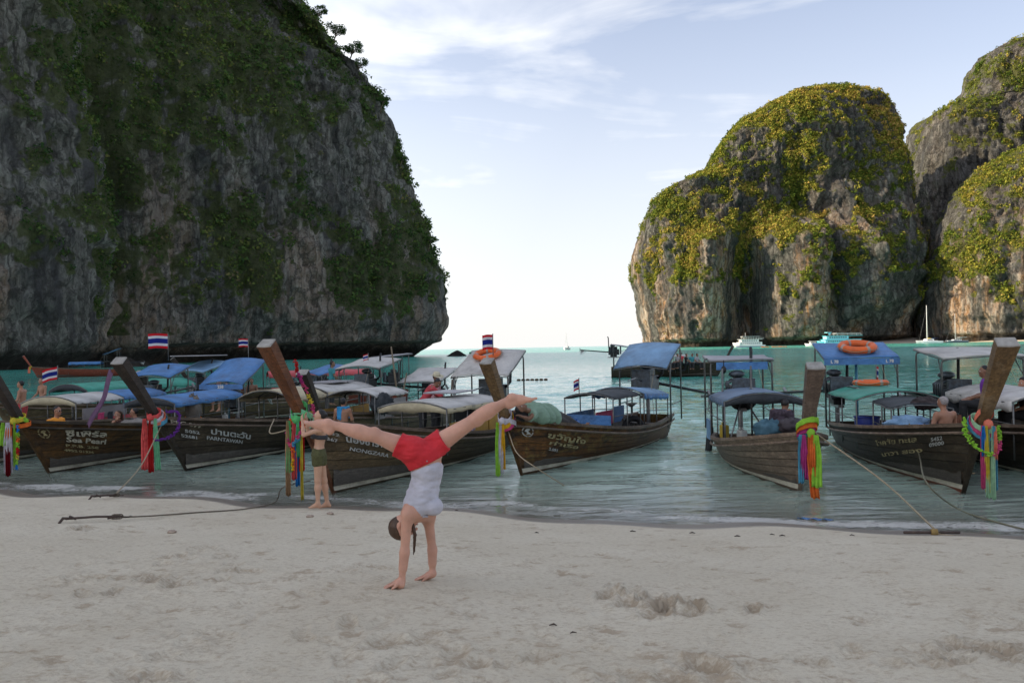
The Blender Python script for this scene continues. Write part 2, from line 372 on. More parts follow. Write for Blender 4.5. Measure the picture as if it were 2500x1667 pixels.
def leaf_mat(name, stops):
    m, t = newmat(name); a = t.node('ShaderNodeAttribute', dict(attribute_name='tint'), 2)
    col = t.ramp(a, stops)
    d = t.node('ShaderNodeBsdfDiffuse', None, 0, Color=col); tr = t.node('ShaderNodeBsdfTranslucent', None, 0, Color=col)
    finish(t, t.node('ShaderNodeMixShader', None, 0, _0=.22, _1=d, _2=tr)); return m
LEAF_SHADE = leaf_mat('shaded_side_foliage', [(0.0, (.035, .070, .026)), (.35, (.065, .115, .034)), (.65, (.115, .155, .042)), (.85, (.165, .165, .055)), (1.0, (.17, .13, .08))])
LEAF_SUN = leaf_mat('sun_painted_foliage', [(0.0, (.045, .08, .016)), (.3, (.095, .13, .024)), (.55, (.19, .20, .034)), (.78, (.30, .25, .045)), (1.0, (.38, .25, .08))])  # sunshine painted into the leaves: brighter, more golden than the shaded foliage
def bushes(name, pos, nor, size, tint, mat, leaves, lsize, flat=.8):
    """thousands of leaf clumps as one foliage mass"""
    n = len(pos); k = leaves
    d = rng.normal(size=(n, k, 3)); d /= np.linalg.norm(d, axis=2, keepdims=True)
    rad = .45+.55*rng.random((n, k, 1))**.5
    c = pos[:, None]+d*rad*size[:, None, None]*np.array([1, 1, flat])+nor[:, None]*size[:, None, None]*.10+np.array([0, 0, .25])*size[:, None, None]
    nn = d+rng.normal(size=(n, k, 3))*.7+np.array([0, 0, .5]); nn /= np.linalg.norm(nn, axis=2, keepdims=True)
    a = np.cross(nn, rng.normal(size=(n, k, 3))); a /= np.linalg.norm(a, axis=2, keepdims=True); b = np.cross(nn, a)
    ls = (lsize*size)[:, None, None]*(.6+.8*rng.random((n, k, 1)))
    q = np.stack([c-a*ls*1.1-b*ls*.6, c+a*ls*1.1-b*ls*.6, c+b*ls*1.1], 2).reshape(-1, 3)
    f = np.arange(len(q)).reshape(-1, 3)
    o = np_obj(name, q, f, mat, smooth=False)
    tt = np.clip(tint[:, None]+rng.normal(size=(n, k))*.12, 0, 1); vattr(o, 'tint', np.repeat(tt.ravel(), 3))
    return o
def normals(P, closed=False):
    du = (np.roll(P, -1, 0)-np.roll(P, 1, 0)) if closed else np.gradient(P, axis=0)
    dv = np.gradient(P, axis=1); n = np.cross(du, dv); return n/np.maximum(np.linalg.norm(n, axis=2, keepdims=True), 1e-6)
# ------------------------------------------------------------------ left cliff
def catmull(pts, n):
    pts = np.array(pts, float); P = np.vstack([2*pts[0]-pts[1], pts, 2*pts[-1]-pts[-2]]); seg = np.linalg.norm(np.diff(pts, axis=0), axis=1)
    cs = np.concatenate([[0], np.cumsum(seg)]); s = np.linspace(0, cs[-1], n); out = np.zeros((n, pts.shape[1]))
    for i, x in enumerate(s):
        k = min(int(np.searchsorted(cs, x, 'right')-1), len(pts)-2); t = (x-cs[k])/seg[k]
        p0, p1, p2, p3 = P[k:k+4]; out[i] = .5*((2*p1)+(-p0+p2)*t+(2*p0-5*p1+4*p2-p3)*t*t+(-p0+3*p1-3*p2+p3)*t**3)
    return out
def rock_disp(X, Y, Z, k, s=0):
    """craggy relief in metres: buttresses, upright ribs, broken ledges"""
    big = fbm(X/(34*k), Y/(34*k), Z/(70*k), 3, s)*8*k
    ribs = fbm(X/(11*k), Y/(11*k), Z/(40*k), 3, s+7, .55, True)*4.0*k
    crag = fbm(X/(5*k), Y/(5*k), Z/(8*k), 4, s+13, .65, True)*3.0*k
    fine = fbm(X/(1.6*k), Y/(1.6*k), Z/(3.2*k), 3, s+19, .7)*1.1*k
    ledge = 1.6*np.abs(((Z/(13*k)+.9*fbm(X/(30*k), Y/(30*k), Z/(60*k), 2, s+3)) % 1)-.5)*2*k
    return big+ribs+crag+fine+ledge
ROCK1 = rock_mat('shaded_limestone', (.195, .20, .18), (.28, .20, .13), 60, (.075, .078, .082), 1.0, (.085, .11, .038))
ROCK2 = rock_mat('sunny_limestone', (.150, .143, .132), (.50, .25, .095), 120, (.075, .075, .078), 2.4, (.12, .13, .028))
def left_cliff():
    nu, nv = 660, 245
    pts = [(-215, -30), (-165, 40), (-124, 100), (-104, 140), (-92, 166), (-91, 182), (-98, 200), (-84, 222), (-62, 244), (-44, 259), (-31, 270), (-26.5, 277), (-25, 286), (-30, 300), (-52, 322), (-110, 345), (-220, 360)]
    base = catmull(pts, 4000)
    az = np.arctan2(base[:, 0], base[:, 1]); ds = np.linalg.norm(np.diff(base, axis=0), axis=1)/np.linalg.norm(base[1:], axis=1)
    w = np.concatenate([[0], np.cumsum(ds+.00004)]); s = np.interp(np.linspace(0, w[-1], nu), w, np.arange(4000))
    bx = np.interp(s, np.arange(4000), base[:, 0]); by = np.interp(s, np.arange(4000), base[:, 1])
    tx, ty = np.gradient(bx), np.gradient(by); L = np.hypot(tx, ty); nx, ny = ty/L, -tx/L   # outward: to the right of travel
    # smooth the offset directions
    for _ in range(60): nx = (np.roll(nx, 1)+nx+np.roll(nx, -1))/3; ny = (np.roll(ny, 1)+ny+np.roll(ny, -1))/3
    zz = np.concatenate([np.linspace(-4, 8, 34), np.linspace(8.6, 178, nv-34-1), [180.0]])
    # silhouette: X of the tip's edge at each height
    Ez = [0, 4, 9, 13, 29, 34, 48, 61, 72, 85, 94, 106, 110, 120, 135, 150, 165, 180]
    Ex = [-33, -27.5, -25.5, -24.4, -26, -28, -33, -37.6, -40, -43.6, -48.7, -56.8, -64, -71.6, -86, -104, -128, -160]
    off = -24.4-np.interp(zz, Ez, Ex)
    px = 1250+FP*bx/by; kk = np.clip(np.interp(bx, [-130, -92, -60, -30], [.45, .55, .8, 1.0]), 0, 1.2); kk[by > 275] = 1.0
    for _ in range(80): kk = (np.roll(kk, 1)+kk+np.roll(kk, -1))/3
    U = off[None, :]*kk[:, None]
    # wave-cut notch under the overhang
    notch = sstep(5.4, 4.2, zz)[None, :]*np.interp(px, [240, 400, 470, 980, 1060], [1.0, 3, 13, 13, 6])[:, None]*np.where(by > 275, .5, 1)[:, None]
    X = bx[:, None]-nx[:, None]*U; Y = by[:, None]-ny[:, None]*U; Z = np.broadcast_to(zz, X.shape).copy()
    D = rock_disp(X, Y, Z, 1.0)-2.5
    D = D*np.where(by > 262, .6, 1)[:, None]*(1-.5*sstep(5, 0, Z))-notch-.0
    # deep upright gully right of the near buttress
    D -= 9*np.exp(-((px[:, None]-300-.06*(Z-20))/26)**2)*sstep(120, 30, Z)
    X += nx[:, None]*D; Y += ny[:, None]*D; Z += (fbm(X/6, Y/6, Z/6, 2, 50)*.8)*sstep(9, 14, Z)
    P = np.stack([X, Y, Z], -1); Nn = normals(P)
    flip = np.sum(Nn[..., 0]*nx[:, None]+Nn[..., 1]*ny[:, None]) < 0
    if flip: Nn = -Nn
    veg = fbm(X/15, Y/15, Z/20, 5, 70, .85)*1.9+.52+.35*Nn[..., 2]
    veg += .15*sstep(60, 110, Z)-.55*sstep(24, 10, Z)-.32*((px < 250)[:, None])*sstep(75, 40, Z)+.65*np.exp(-((px[:, None]-300)/22)**2)*sstep(60, 40, Z)+.5*np.exp(-((px[:, None]-1010)/45)**2)*np.exp(-((Z-20)/14)**2)
    veg = np.clip(veg, 0, 1); veg[Z < 7.5] = 0
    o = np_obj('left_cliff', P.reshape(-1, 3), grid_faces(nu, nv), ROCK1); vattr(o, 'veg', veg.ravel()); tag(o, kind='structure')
    vis = (by < 325)[:, None] & (Z > 7.5); 
    area = L[:, None]*np.gradient(zz)[None, :]
    pr = np.where(vis, sstep(.40, .80, veg)*area, 0)/np.maximum(1, np.hypot(X, Y)/200); pr /= pr.sum()
    idx = rng.choice(pr.size, 18000, p=pr.ravel()); pos = P.reshape(-1, 3)[idx]; nr = Nn.reshape(-1, 3)[idx]
    size = (.45+1.5*rng.random(len(idx))**2.4)*np.clip(np.hypot(pos[:, 0], pos[:, 1])/200, .7, 1.3)
    tint = np.clip(.38+.55*fbm(pos[:, 0]/18, pos[:, 1]/18, pos[:, 2]/18, 3, 90)+rng.normal(size=len(idx))*.15, 0, 1)
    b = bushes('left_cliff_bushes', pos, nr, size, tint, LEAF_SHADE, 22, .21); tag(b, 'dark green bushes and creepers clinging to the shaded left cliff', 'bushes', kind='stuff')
    return P, Nn, px
LP, LN, LPX = left_cliff()
# single crowns that stand out along the left cliff's skyline
def crown_tree(loc, h, tint, mat, label, lean=(0, 0), group=None, name='cliff_tree', spread=1.0):
    t = empty(name, loc, label, 'tree', group)
    tb = MB(); top = Vector((lean[0], lean[1], h*.62)); tb.tube([(0, 0, -h*.25), (top.x*.3, top.y*.3, h*.2), top*.75, top], [h*.045, h*.035, h*.025, h*.012], 7)
    cs = []
    for k in range(7):
        a = k*2.4; q = top*.8+Vector((math.cos(a)*h*.42*spread*random.uniform(.6, 1), math.sin(a)*h*.4*spread, h*random.uniform(.12, .34)))
        tb.tube([top*random.uniform(.5, .95), (top+q)/2+Vector((0, 0, -.04*h)), q], [h*.018, h*.012, h*.006], 5); cs.append(q)
    tb.build('trunk', BARK, t, True)
    cs = np.array([tuple(c) for c in cs]); n = len(cs)
    b = bushes('crown', np.repeat(cs, 4, 0)+rng.normal(size=(n*4, 3))*h*.06, np.zeros((n*4, 3)), np.full(n*4, h*.17), np.full(n*4, tint), mat, 44, .17, .6)
    b.parent = t; return t
BARK = mcol('bark', (.13, .10, .075), .9, .35, 3)
def on_left(pxl, py):
    best = None; v = LP.reshape(-1, 3); q = v-np.array(CAM); zc = q @ np.array(_f); x = 1250+FP*(q @ np.array(_r))/zc; y = 833.5-FP*(q @ np.array(_u))/zc
    d = (x-pxl)**2+(y-py)**2+1e9*(zc < 1)+2e5*(v[:, 1] > 300); return v[int(np.argmin(d))]
for (pxl, py, h, tn, lb) in ((812, 98, 7.5, .2, 'dark spreading tree highest on the left cliff skyline'), (848, 150, 8, .15, 'open crowned tree with a gap jutting from the cliff skyline'), (868, 178, 6, .25, 'rounded tree just below the open crowned tree on the skyline'),
                         (926, 262, 5, .3, 'small tree on the cliff edge halfway down the upper slope'), (972, 400, 4.5, .3, 'small bushy tree jutting from the steep cliff edge'), (1040, 600, 4.5, .35, 'low tree on the bulge of the cliff edge near the sea'), (768, 52, 6, .2, 'dark tree near the top frame on the left cliff edge')):
    p = on_left(pxl, py); crown_tree((float(p[0])+.5, float(p[1]), float(p[2])-1.0), h, tn, LEAF_SHADE, lb, (h*.25, 0))
# ------------------------------------------------------------------ far islands
def dome(name, left, right, Yc, dfac, zscale, veg_n, label, rot=0.0, feats=(), nu=430, nv=205, bias=0.0, vsize=4.5, seed=0, sun=True):
    """a rock island lofted from level rings; left/right: (photo x, photo y) along both outlines"""
    def conv(L):
        a = sorted([(W(px, py, Yc).z, W(px, py, Yc).x) for px, py in L]); return np.array(a)
    l = conv(left); r = conv(right); zt = max(l[:, 0].max(), r[:, 0].max())
    q = np.linspace(0, 1, nv); zz = -4+(zt+4)*(1-(1-q)**1.35); zz[-1] = zt
    xl = np.interp(zz, l[:, 0], l[:, 1]); xr = np.interp(zz, r[:, 0], r[:, 1])
    cap = np.clip((zt-zz)/(zt*.02), 0, 1)**.5
    cx = (xl+xr)/2; hw = (xr-xl)/2
    hw = np.maximum(hw*cap, .05); hw0 = (xr-xl).max()/2
    dy = dfac*(hw*.65+.35*hw0*np.sqrt(np.clip(1-(zz/zt)**3, 0, 1)))
    dy[-1] = .05
    # ring angle: 0 = right, pi/2 = towards the camera; most of the mesh on the near side
    u = np.linspace(0, 1, nu, endpoint=False); ph = 2*np.pi*u; ph = ph-.62*np.sin(2*ph)*.5-.25*(1-np.cos(ph))*0
    ph = np.interp(u, [0, .04, .80, .84, 1], [-.25, 0, math.pi, math.pi+.25, 2*math.pi-.25])
    ex = .80
    cc = np.sign(np.cos(ph))*np.abs(np.cos(ph))**ex; sn = np.sign(np.sin(ph))*np.abs(np.sin(ph))**ex
    X = cx[None, :]+hw[None, :]*cc[:, None]; Y = Yc-dy[None, :]*sn[:, None]; Z = np.broadcast_to(zz, X.shape).copy()
    D = (rock_disp(X, Y, Z, zscale, 100+seed)-1.5*zscale)*np.clip(hw/ (20*zscale), .15, 1)[None, :]
    D *= (.35+.65*np.abs(sn))[:, None]
    dx = np.cos(ph)[:, None]; dyy = -np.sin(ph)[:, None]
    front = np.clip(sn, 0, 1)[:, None]
    for (fx, fy, wx, wy, amt, skew) in feats:
        cz = W(fx, fy, Yc).z; cX = W(fx, fy, Yc).x; sx = wx/FP*Yc; sz = wy/FP*Yc
        e = ((X-cX-skew*(Z-cz))/sx); g = np.exp(-np.abs(e)**2.4-np.abs((Z-cz)/sz)**3.0)
        D += amt*g*front
    D -= 9*sstep(7, 4.5, Z)*front
    X = X+dx*D; Y = Y+dyy*D
    P = np.stack([X, Y, Z], -1); Nn = normals(P, True)
    if np.sum(Nn[..., 1]*front) > 0: Nn = -Nn
    veg = .34+bias+fbm(X/24, Y/24, Z/32, 5, 170+seed, .85)*2.0+.6*Nn[..., 2]+.22*sstep(zt*.66, zt*.95, Z)-.42*sstep(60, 15, Z)
    veg = np.clip(veg, 0, 1); veg[Z < 10] = 0
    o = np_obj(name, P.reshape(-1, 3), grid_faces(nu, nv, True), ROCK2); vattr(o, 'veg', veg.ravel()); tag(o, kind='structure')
    area = (np.linalg.norm(np.roll(P, -1, 0)-P, axis=2)*np.gradient(zz)[None, :])
    pr = np.where((sn > -.15)[:, None] & (Z > 10), sstep(.48, .9, veg)*area, 0); pr /= pr.sum()
    idx = rng.choice(pr.size, veg_n, p=pr.ravel()); pos = P.reshape(-1, 3)[idx]; nr = Nn.reshape(-1, 3)[idx]
    size = vsize*(.25+.7*rng.random(len(idx))**2)
    tint = np.clip(.48+.6*fbm(pos[:, 0]/40, pos[:, 1]/40, pos[:, 2]/40, 3, 190+seed)+rng.normal(size=len(idx))*.14, 0, 1)
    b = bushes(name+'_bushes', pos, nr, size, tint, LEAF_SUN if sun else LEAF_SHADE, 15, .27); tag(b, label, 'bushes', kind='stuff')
D2 = 2500/2352
def dd(L): return [(x*D2, y*D2) for x, y in L]
dome('right_island', dd([(1495, 792), (1478, 740), (1460, 660), (1456, 600), (1472, 540), (1502, 480), (1542, 440), (1620, 405), (1650, 350), (1690, 290), (1748, 258), (1808, 228), (1858, 208), (1915, 199)]),
     dd([(1915, 199), (1955, 205), (1995, 222), (2022, 248), (2034, 285), (2040, 325), (2047, 370), (2054, 400), (2058, 500), (2062, 600), (2066, 700), (2070, 775)]), 720, .62, 2.0, 21000,
     'sunlit yellow green bushes over the domed island', feats=((1675, 740, 72, 150, 24, .12), (1880, 720, 60, 140, 32, .05), (1985, 690, 50, 110, 30, -.06), (1935, 700, 16, 120, -22, .0), (2080, 700, 70, 120, 20, -.05), (1762, 740, 36, 170, -46, .02), (1560, 700, 26, 150, -16, .1), (1880, 510, 120, 80, -22, 0), (1800, 600, 150, 26, 10, 0), (2120, 560, 40, 160, 10, -.1), (1600, 560, 60, 120, 10, .5), (1700, 420, 60, 100, 12, .8)), vsize=3.1, seed=1)
dome('back_peak', dd([(2050, 775), (2070, 600), (2085, 450), (2093, 395), (2103, 350), (2110, 310), (2130, 275), (2165, 252), (2215, 240), (2224, 205), (2238, 165), (2262, 130), (2300, 110), (2352, 95), (2400, 70), (2500, 40)]),
     dd([(2500, 40), (2600, 60), (2700, 180), (2800, 400), (2900, 790)]), 800, .45, 2.4, 6500, 'bushes on the tall shaded peak behind the islands', nu=300, nv=160, bias=-.12, vsize=3.6, seed=2)
dome('right_headland', dd([(2148, 775), (2146, 700), (2152, 620), (2172, 560), (2190, 500), (2222, 440), (2262, 390), (2310, 360), (2352, 338), (2450, 290), (2560, 240)]),
     dd([(2560, 240), (2700, 260), (2800, 400), (2900, 790)]), 640, .5, 1.8, 11000, 'bright green bushes on the grey headland at the right edge', feats=((2400, 700, 60, 160, 12, 0), (2330, 620, 40, 120, 10, .2), (2480, 650, 50, 150, 14, 0)), nu=380, nv=200, bias=.0, vsize=2.8, seed=3)
def far_beach():
    b = MB(); a0 = W(2110, 826, 585); pts = [(2085, 640), (2200, 632), (2330, 628), (2420, 600), (2520, 580), (2700, 560)]
    vs = []
    for px, Y in pts:
        for dy, z in ((-26, -.8), (-8, .6), (25, 2.6), (70, 7)): p = W(px, 800, Y+dy); vs.append((p.x, Y+dy, z))
    b.add(vs, [(i*4+j, (i+1)*4+j, (i+1)*4+j+1, i*4+j+1) for i in range(5) for j in range(3)])
    tag(b.build('far_beach', mcol('far_beach_sand', (.52, .44, .34), .9, .15, .1), None, True), kind='structure')
far_beach()
def sea_rock():
    c = W(1114, 868, 262); n, m = 44, 20; th = np.linspace(0, 2*np.pi, n, endpoint=False); q = np.linspace(0, 1, m)
    T, Q = np.meshgrid(th, q, indexing='ij'); r = (1-Q)**.75
    X = np.cos(T)*3.7*r+c.x+.4*Q; Y = np.sin(T)*3*r+262; Z = Q*2.2-.2
    d = fbm(X, Y, Z, 3, 5)*.5*r; X += np.cos(T)*d; Y += np.sin(T)*d
    o = np_obj('sea_rock', np.stack([X, Y, Z], -1).reshape(-1, 3), grid_faces(n, m, True), ROCK1); vattr(o, 'veg', np.zeros(n*m)); tag(o, 'small dark pointed rock in the sea beyond the cliff tip', 'rock')
    # boulders at the cliff foot
    for i, (px, py, Y, s, lb) in enumerate(((300, 884, 168, 2.6, 'dark boulder at the cliff foot behind the left boats'), (345, 880, 172, 1.7, 'low dark boulder beside the large one at the cliff foot'), (520, 888, 205, 1.5, 'flat rock under the cliff notch left of the red prow'))):
        c = W(px, py, Y); X = np.cos(T)*s*1.8*r; Yy = np.sin(T)*s*1.3*r; Z = Q*s-.3*s*0-.2; d = fbm(X+i*9, Yy, Z, 3, 8)*.45*s*r; X = X+np.cos(T)*d+c.x; Yy = Yy+np.sin(T)*d+Y
        o = np_obj('boulder', np.stack([X, Yy, Z], -1).reshape(-1, 3), grid_faces(n, m, True), ROCK1); vattr(o, 'veg', np.zeros(n*m)); tag(o, lb, 'rock')
sea_rock()
# ------------------------------------------------------------------ boat materials
def wood(name, base, stain, grey, wear=.5, paint=None, gloss=.55):
    m, t = newmat(name); tc = t.node('ShaderNodeTexCoord', None, None).outputs['Object']
    oin = t.node('ShaderNodeObjectInfo', None, None); oi = oin.outputs['Random']; tc = t.node('ShaderNodeVectorMath', dict(operation='ADD'), 0, _0=tc, _1=oin.outputs['Location'])
    g = t.noise(t.mapv(tc, (1.6, 9, 14)), 2.2, 8, .68, .6)
    c = t.ramp(g, [(.34, tuple(x*.5 for x in base)), (.52, base), (.68, tuple(min(1, x*1.6) for x in base))])
    st = t.noise(t.mapv(tc, (1, 1, 1.7)), 1.6, 7, .72, .8)
    c = t.mix(t.ramp(st, [(.42, 0.0), (.60, wear)]), c, stain)
    st2 = t.noise(t.mapv(tc, (1, 1, 1.3), (0, 0, 0), (4, 1, 7)), 2.6, 8, .75, .5)
    c = t.mix(t.ramp(st2, [(.52, 0.0), (.66, wear*.9)]), c, grey)
    drip = t.noise(t.mapv(tc, (9, 9, .8)), 1.4, 5, .7)
    c = t.mix(t.ramp(drip, [(.54, 0.0), (.68, .5)]), c, tuple(x*.35 for x in base))
    c = t.mix(1.0, c, t.ramp(oi, [(0.0, .78), (1.0, 1.22)]), 'MULTIPLY')
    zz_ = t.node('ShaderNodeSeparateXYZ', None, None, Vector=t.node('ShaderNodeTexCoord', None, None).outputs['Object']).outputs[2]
    low_dark = t.ramp(t.math('ADD', zz_, t.math('MULTIPLY', t.math('SUBTRACT', st, .5), .9)), [(.10, .72), (.50, 0.0)])  # timber gets unevenly darker towards the waterline
    c = t.mix(low_dark, c, tuple(x*.30 for x in base))
    h = t.math('ADD', g, t.math('MULTIPLY', st2, .7))
    sh = t.n.new('ShaderNodeBsdfPrincipled')
    for k, v in (('Base Color', c), ('Roughness', gloss), ('Normal', t.bump(h, .012, .8)), ('Specular IOR Level', .28)): t._set(sh, k, v)
    finish(t, sh.outputs[0]); MATS[name] = m; return m
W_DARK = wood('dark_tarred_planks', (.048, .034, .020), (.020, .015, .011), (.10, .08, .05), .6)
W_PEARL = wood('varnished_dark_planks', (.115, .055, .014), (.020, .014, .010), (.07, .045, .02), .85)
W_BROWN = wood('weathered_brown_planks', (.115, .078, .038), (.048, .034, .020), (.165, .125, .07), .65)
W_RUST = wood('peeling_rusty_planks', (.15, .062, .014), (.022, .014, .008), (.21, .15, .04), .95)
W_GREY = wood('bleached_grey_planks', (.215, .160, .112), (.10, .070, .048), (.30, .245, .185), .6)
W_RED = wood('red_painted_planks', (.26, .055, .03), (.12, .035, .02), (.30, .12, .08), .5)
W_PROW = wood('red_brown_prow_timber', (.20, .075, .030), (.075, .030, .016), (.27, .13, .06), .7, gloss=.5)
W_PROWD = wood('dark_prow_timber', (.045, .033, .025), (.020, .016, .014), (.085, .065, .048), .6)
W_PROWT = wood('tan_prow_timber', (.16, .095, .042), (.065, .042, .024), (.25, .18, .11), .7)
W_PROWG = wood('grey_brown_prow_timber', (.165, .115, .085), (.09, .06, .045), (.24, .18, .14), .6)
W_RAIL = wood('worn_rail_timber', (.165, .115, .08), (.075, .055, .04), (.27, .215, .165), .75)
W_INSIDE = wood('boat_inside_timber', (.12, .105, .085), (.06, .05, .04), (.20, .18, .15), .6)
M_END = mcol('weathered_end_grain', (.30, .285, .26), .8, .25, 9)
M_STRIPE = mcol('old_white_stripe', (.50, .46, .36), .6, .25, 5, dirt=.5)
M_ANTI = mcol('red_bottom_paint', (.16, .045, .02), .6, .3, 5, dirt=.4)
M_POLE = mcol('galvanised_pole', (.16, .16, .155), .45, .3, 8, metal=.6, dirt=.6)
M_POLEB = mcol('blue_painted_pole', (.08, .28, .42), .5, .2, 8)
M_ENG = mcol('oily_engine_metal', (.030, .030, .032), .45, .5, 12, metal=.5)
M_ENGB = mcol('engine_blue_grey_metal', (.07, .085, .10), .45, .5, 12, metal=.4, dirt=.6)
M_STEEL = mcol('worn_steel', (.30, .30, .30), .4, .3, 8, metal=.8, dirt=.4)
M_ROPE = mcol('rope', (.34, .27, .18), .9, .3, 30)
M_ROPED = mcol('wet_rope', (.14, .115, .085), .8, .3, 30)
M_TYRE = mcol('tyre_rubber', (.018, .018, .019), .7, .3, 10)
M_TEXTG = mcol('faded_gold_lettering', (.36, .30, .15), .7, .35, 22, dirt=.9)
M_TEXTW = mcol('cream_lettering', (.55, .50, .38), .7, .25, 22, dirt=.55)
M_TEXTC = mcol('pale_grey_lettering', (.46, .46, .43), .7, .25, 22, dirt=.5)
BOATS = {}
class Boat:
    def __init__(s, name, pos, aft, L, lean, ht, B=.85, hb=1.4, hm=.62, hs=.6, label='', wood=W_DARK, prow=W_PROWD, n=8, pw=.17, rail=W_RAIL, stripe=True, nst=26, group='long tail boats moored side by side', simple=False, anti=None, deck=.16, stem=None):
        s.L, s.lean, s.ht, s.B, s.hb, s.hm, s.hs, s.pw = L, lean, ht, B, hb, hm, hs, pw
        a = Vector((aft[0], aft[1], 0)).normalized(); s.ang = math.atan2(a.y, a.x)
        s.root = empty('long_tail_boat', (pos[0], pos[1], 0), label, 'boat', group, s.ang)
        s.Mw = Matrix.Translation((pos[0], pos[1], 0)) @ Matrix.Rotation(s.ang, 4, 'Z'); s.Mi = s.Mw.inverted(); BOATS[name] = s
        r = s.root; v0 = .12
        for side in (-1, 1):
            for j in range(n):
                va = v0+(1-v0)*j/n; vb = v0+(1-v0)*(j+1)/n; mb = MB(); vs = []
                for i in range(nst+1):
                    u = i/nst; p = s.pt(u, va, side); q = s.pt(u, vb, side)
                    o1 = .020*side; o2 = .003*side
                    gap = (q-p)*(.012/max((q-p).length, .03))
                    vs += [p+Vector((0, o1, 0)), q-gap+Vector((0, o2, 0)), q-gap-Vector((0, .02*side, 0)), p-Vector((0, .02*side, 0))]
                fs = []
                for i in range(nst):
                    for k in range(4):
                        f = (i*4+k, (i+1)*4+k, (i+1)*4+(k+1) % 4, i*4+(k+1) % 4); fs.append(f if side > 0 else f[::-1])
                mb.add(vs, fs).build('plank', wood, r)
            g = MB(); vs = []
            for i in range(nst+1):
                u = .0+i/nst; p = s.pt(u, 1, side)
                vs += [p+Vector((0, .045*side, .035)), p+Vector((0, .045*side, -.025)), p+Vector((0, -.05*side, -.025)), p+Vector((0, -.05*side, .035))]
            fs = [(i*4+k, i*4+(k+1) % 4, (i+1)*4+(k+1) % 4, (i+1)*4+k) for i in range(nst) for k in range(4)]+[(0, 1, 2, 3), (nst*4+3, nst*4+2, nst*4+1, nst*4)]
            g.add(vs, fs).build('gunwale', rail, r)
            if not simple:
                g = MB(); g.tube([s.pt(i/nst, 1, side)+Vector((0, .035*side, -.12)) for i in range(nst+1)], .026, 6).build('rub_rail', rail, r)
                if stripe:
                    vs = []; k = 18
                    for i in range(k+1):
                        u = .001+i/k*.85; z1 = .045+.085*(1-i/k)**1.5; z2 = z1-(.012+.075*(1-i/k)**1.3)
                        for z in (z1, z2): vs.append(s.sp(u, z, side, .028))
                    MB().add(vs, [(i*2, i*2+1, i*2+3, i*2+2) for i in range(k)]).build('waterline_stripe', M_STRIPE if stripe is True else stripe, r, solid=.004)
                if anti:
                    vs = []
                    for i in range(13):
                        u = .001+i/12*.85
                        for z in (.045, -.12): vs.append(s.sp(u, z-.02*i/12, side, .024))
                    MB().add(vs, [(i*2, i*2+1, i*2+3, i*2+2) for i in range(12)]).build('bottom_paint', anti, r, solid=.004)
        # inside skin and floor
        vs = []; k = 18
        for i in range(k+1):
            u = .03+.965*i/k
            a_ = s.pt(u, .98, 1); b_ = s.pt(u, .55, 1); fz = .13
            w1 = max(.01, abs(a_.y)-.05); w2 = max(.008, abs(b_.y)-.05)
            vs += [(a_.x, w1, a_.z), (b_.x, w2, b_.z), (b_.x, w2*.9, min(fz, b_.z-.01)), (b_.x, -w2*.9, min(fz, b_.z-.01)), (b_.x, -w2, b_.z), (a_.x, -w1, a_.z)]
        MB().add(vs, [(i*6+j, i*6+j+1, (i+1)*6+j+1, (i+1)*6+j) for i in range(k) for j in range(5)]).build('inner_lining', W_INSIDE, r)
        # transom
        tp = [s.pt(1, v, 1) for v in (v0, .4, .7, 1)]; vs = [(p.x, p.y, p.z) for p in tp]+[(p.x, -p.y, p.z) for p in tp[::-1]]
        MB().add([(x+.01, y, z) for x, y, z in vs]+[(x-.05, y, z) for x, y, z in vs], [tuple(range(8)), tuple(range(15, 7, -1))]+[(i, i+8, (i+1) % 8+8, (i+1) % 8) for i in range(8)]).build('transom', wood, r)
        # fore deck boards
        if not simple:
            nb = 7
            for i in range(nb):
                ua = .03+deck*i/nb; ub = .03+deck*(i+.93)/nb; A = s.pt(ua, 1, 1); Bq = s.pt(ub, 1, 1); z0 = -.07
                vs = [(A.x, A.y-.05, A.z+z0), (A.x, -A.y+.05, A.z+z0), (Bq.x, -Bq.y+.05, Bq.z+z0), (Bq.x, Bq.y-.05, Bq.z+z0)]; vs += [(x, y, z-.03) for x, y, z in vs]
                MB().add(vs, [(0, 3, 2, 1), (4, 5, 6, 7), (0, 1, 5, 4), (1, 2, 6, 5), (2, 3, 7, 6), (3, 0, 4, 7)]).build('deck_board', W_INSIDE, r)
            for u in (.34, .48, .62, .76, .9):
                p = s.pt(u, .82, 1); MB().box((p.x, 0, p.z), (.22, 2*abs(p.y)-.10, .035)).build('thwart', W_INSIDE, r)
            for side in (-1, 1):
                for u in np.linspace(.3, .96, 10):
                    pts = [s.pt(float(u), v, side)-Vector((0, .06*side, 0)) for v in (.5, .75, .97)]; MB().tube(pts, .028, 5).build('rib', W_INSIDE, r)
        # prow post: one tapering timber from the foot to the squared top
        vs = []; zt = np.concatenate([np.linspace(-.3, hb, 9), np.linspace(hb+.05, ht, 12)]); m = len(zt)
        for i, z in enumerate(zt):
            q = z/ht; a0 = s.ast(z); qq = max(0, (z-hb)/(ht-hb))
            w = .030+.045*max(0, min(1, z/hb)) if z <= hb else .070+(pw*.86-.070)*(qq**.9)
            dp = .07+.08*max(0, z/hb) if z <= hb else .15+.05*qq
            d = Vector((s.ast(z+.05)-s.ast(z-.05), 0, .1)).normalized(); nrm = Vector((-d.z, 0, d.x))   # forward-facing normal
            c = Vector((a0, 0, z))
            for (fo, la) in ((dp*.48, 0), (dp*.40, 1), (-dp*.52, .92), (-dp*.52, -.92), (dp*.40, -1)): vs.append(c+nrm*fo+Vector((0, w*la, 0)))
        s.top = vs[-5:]; e0 = 9
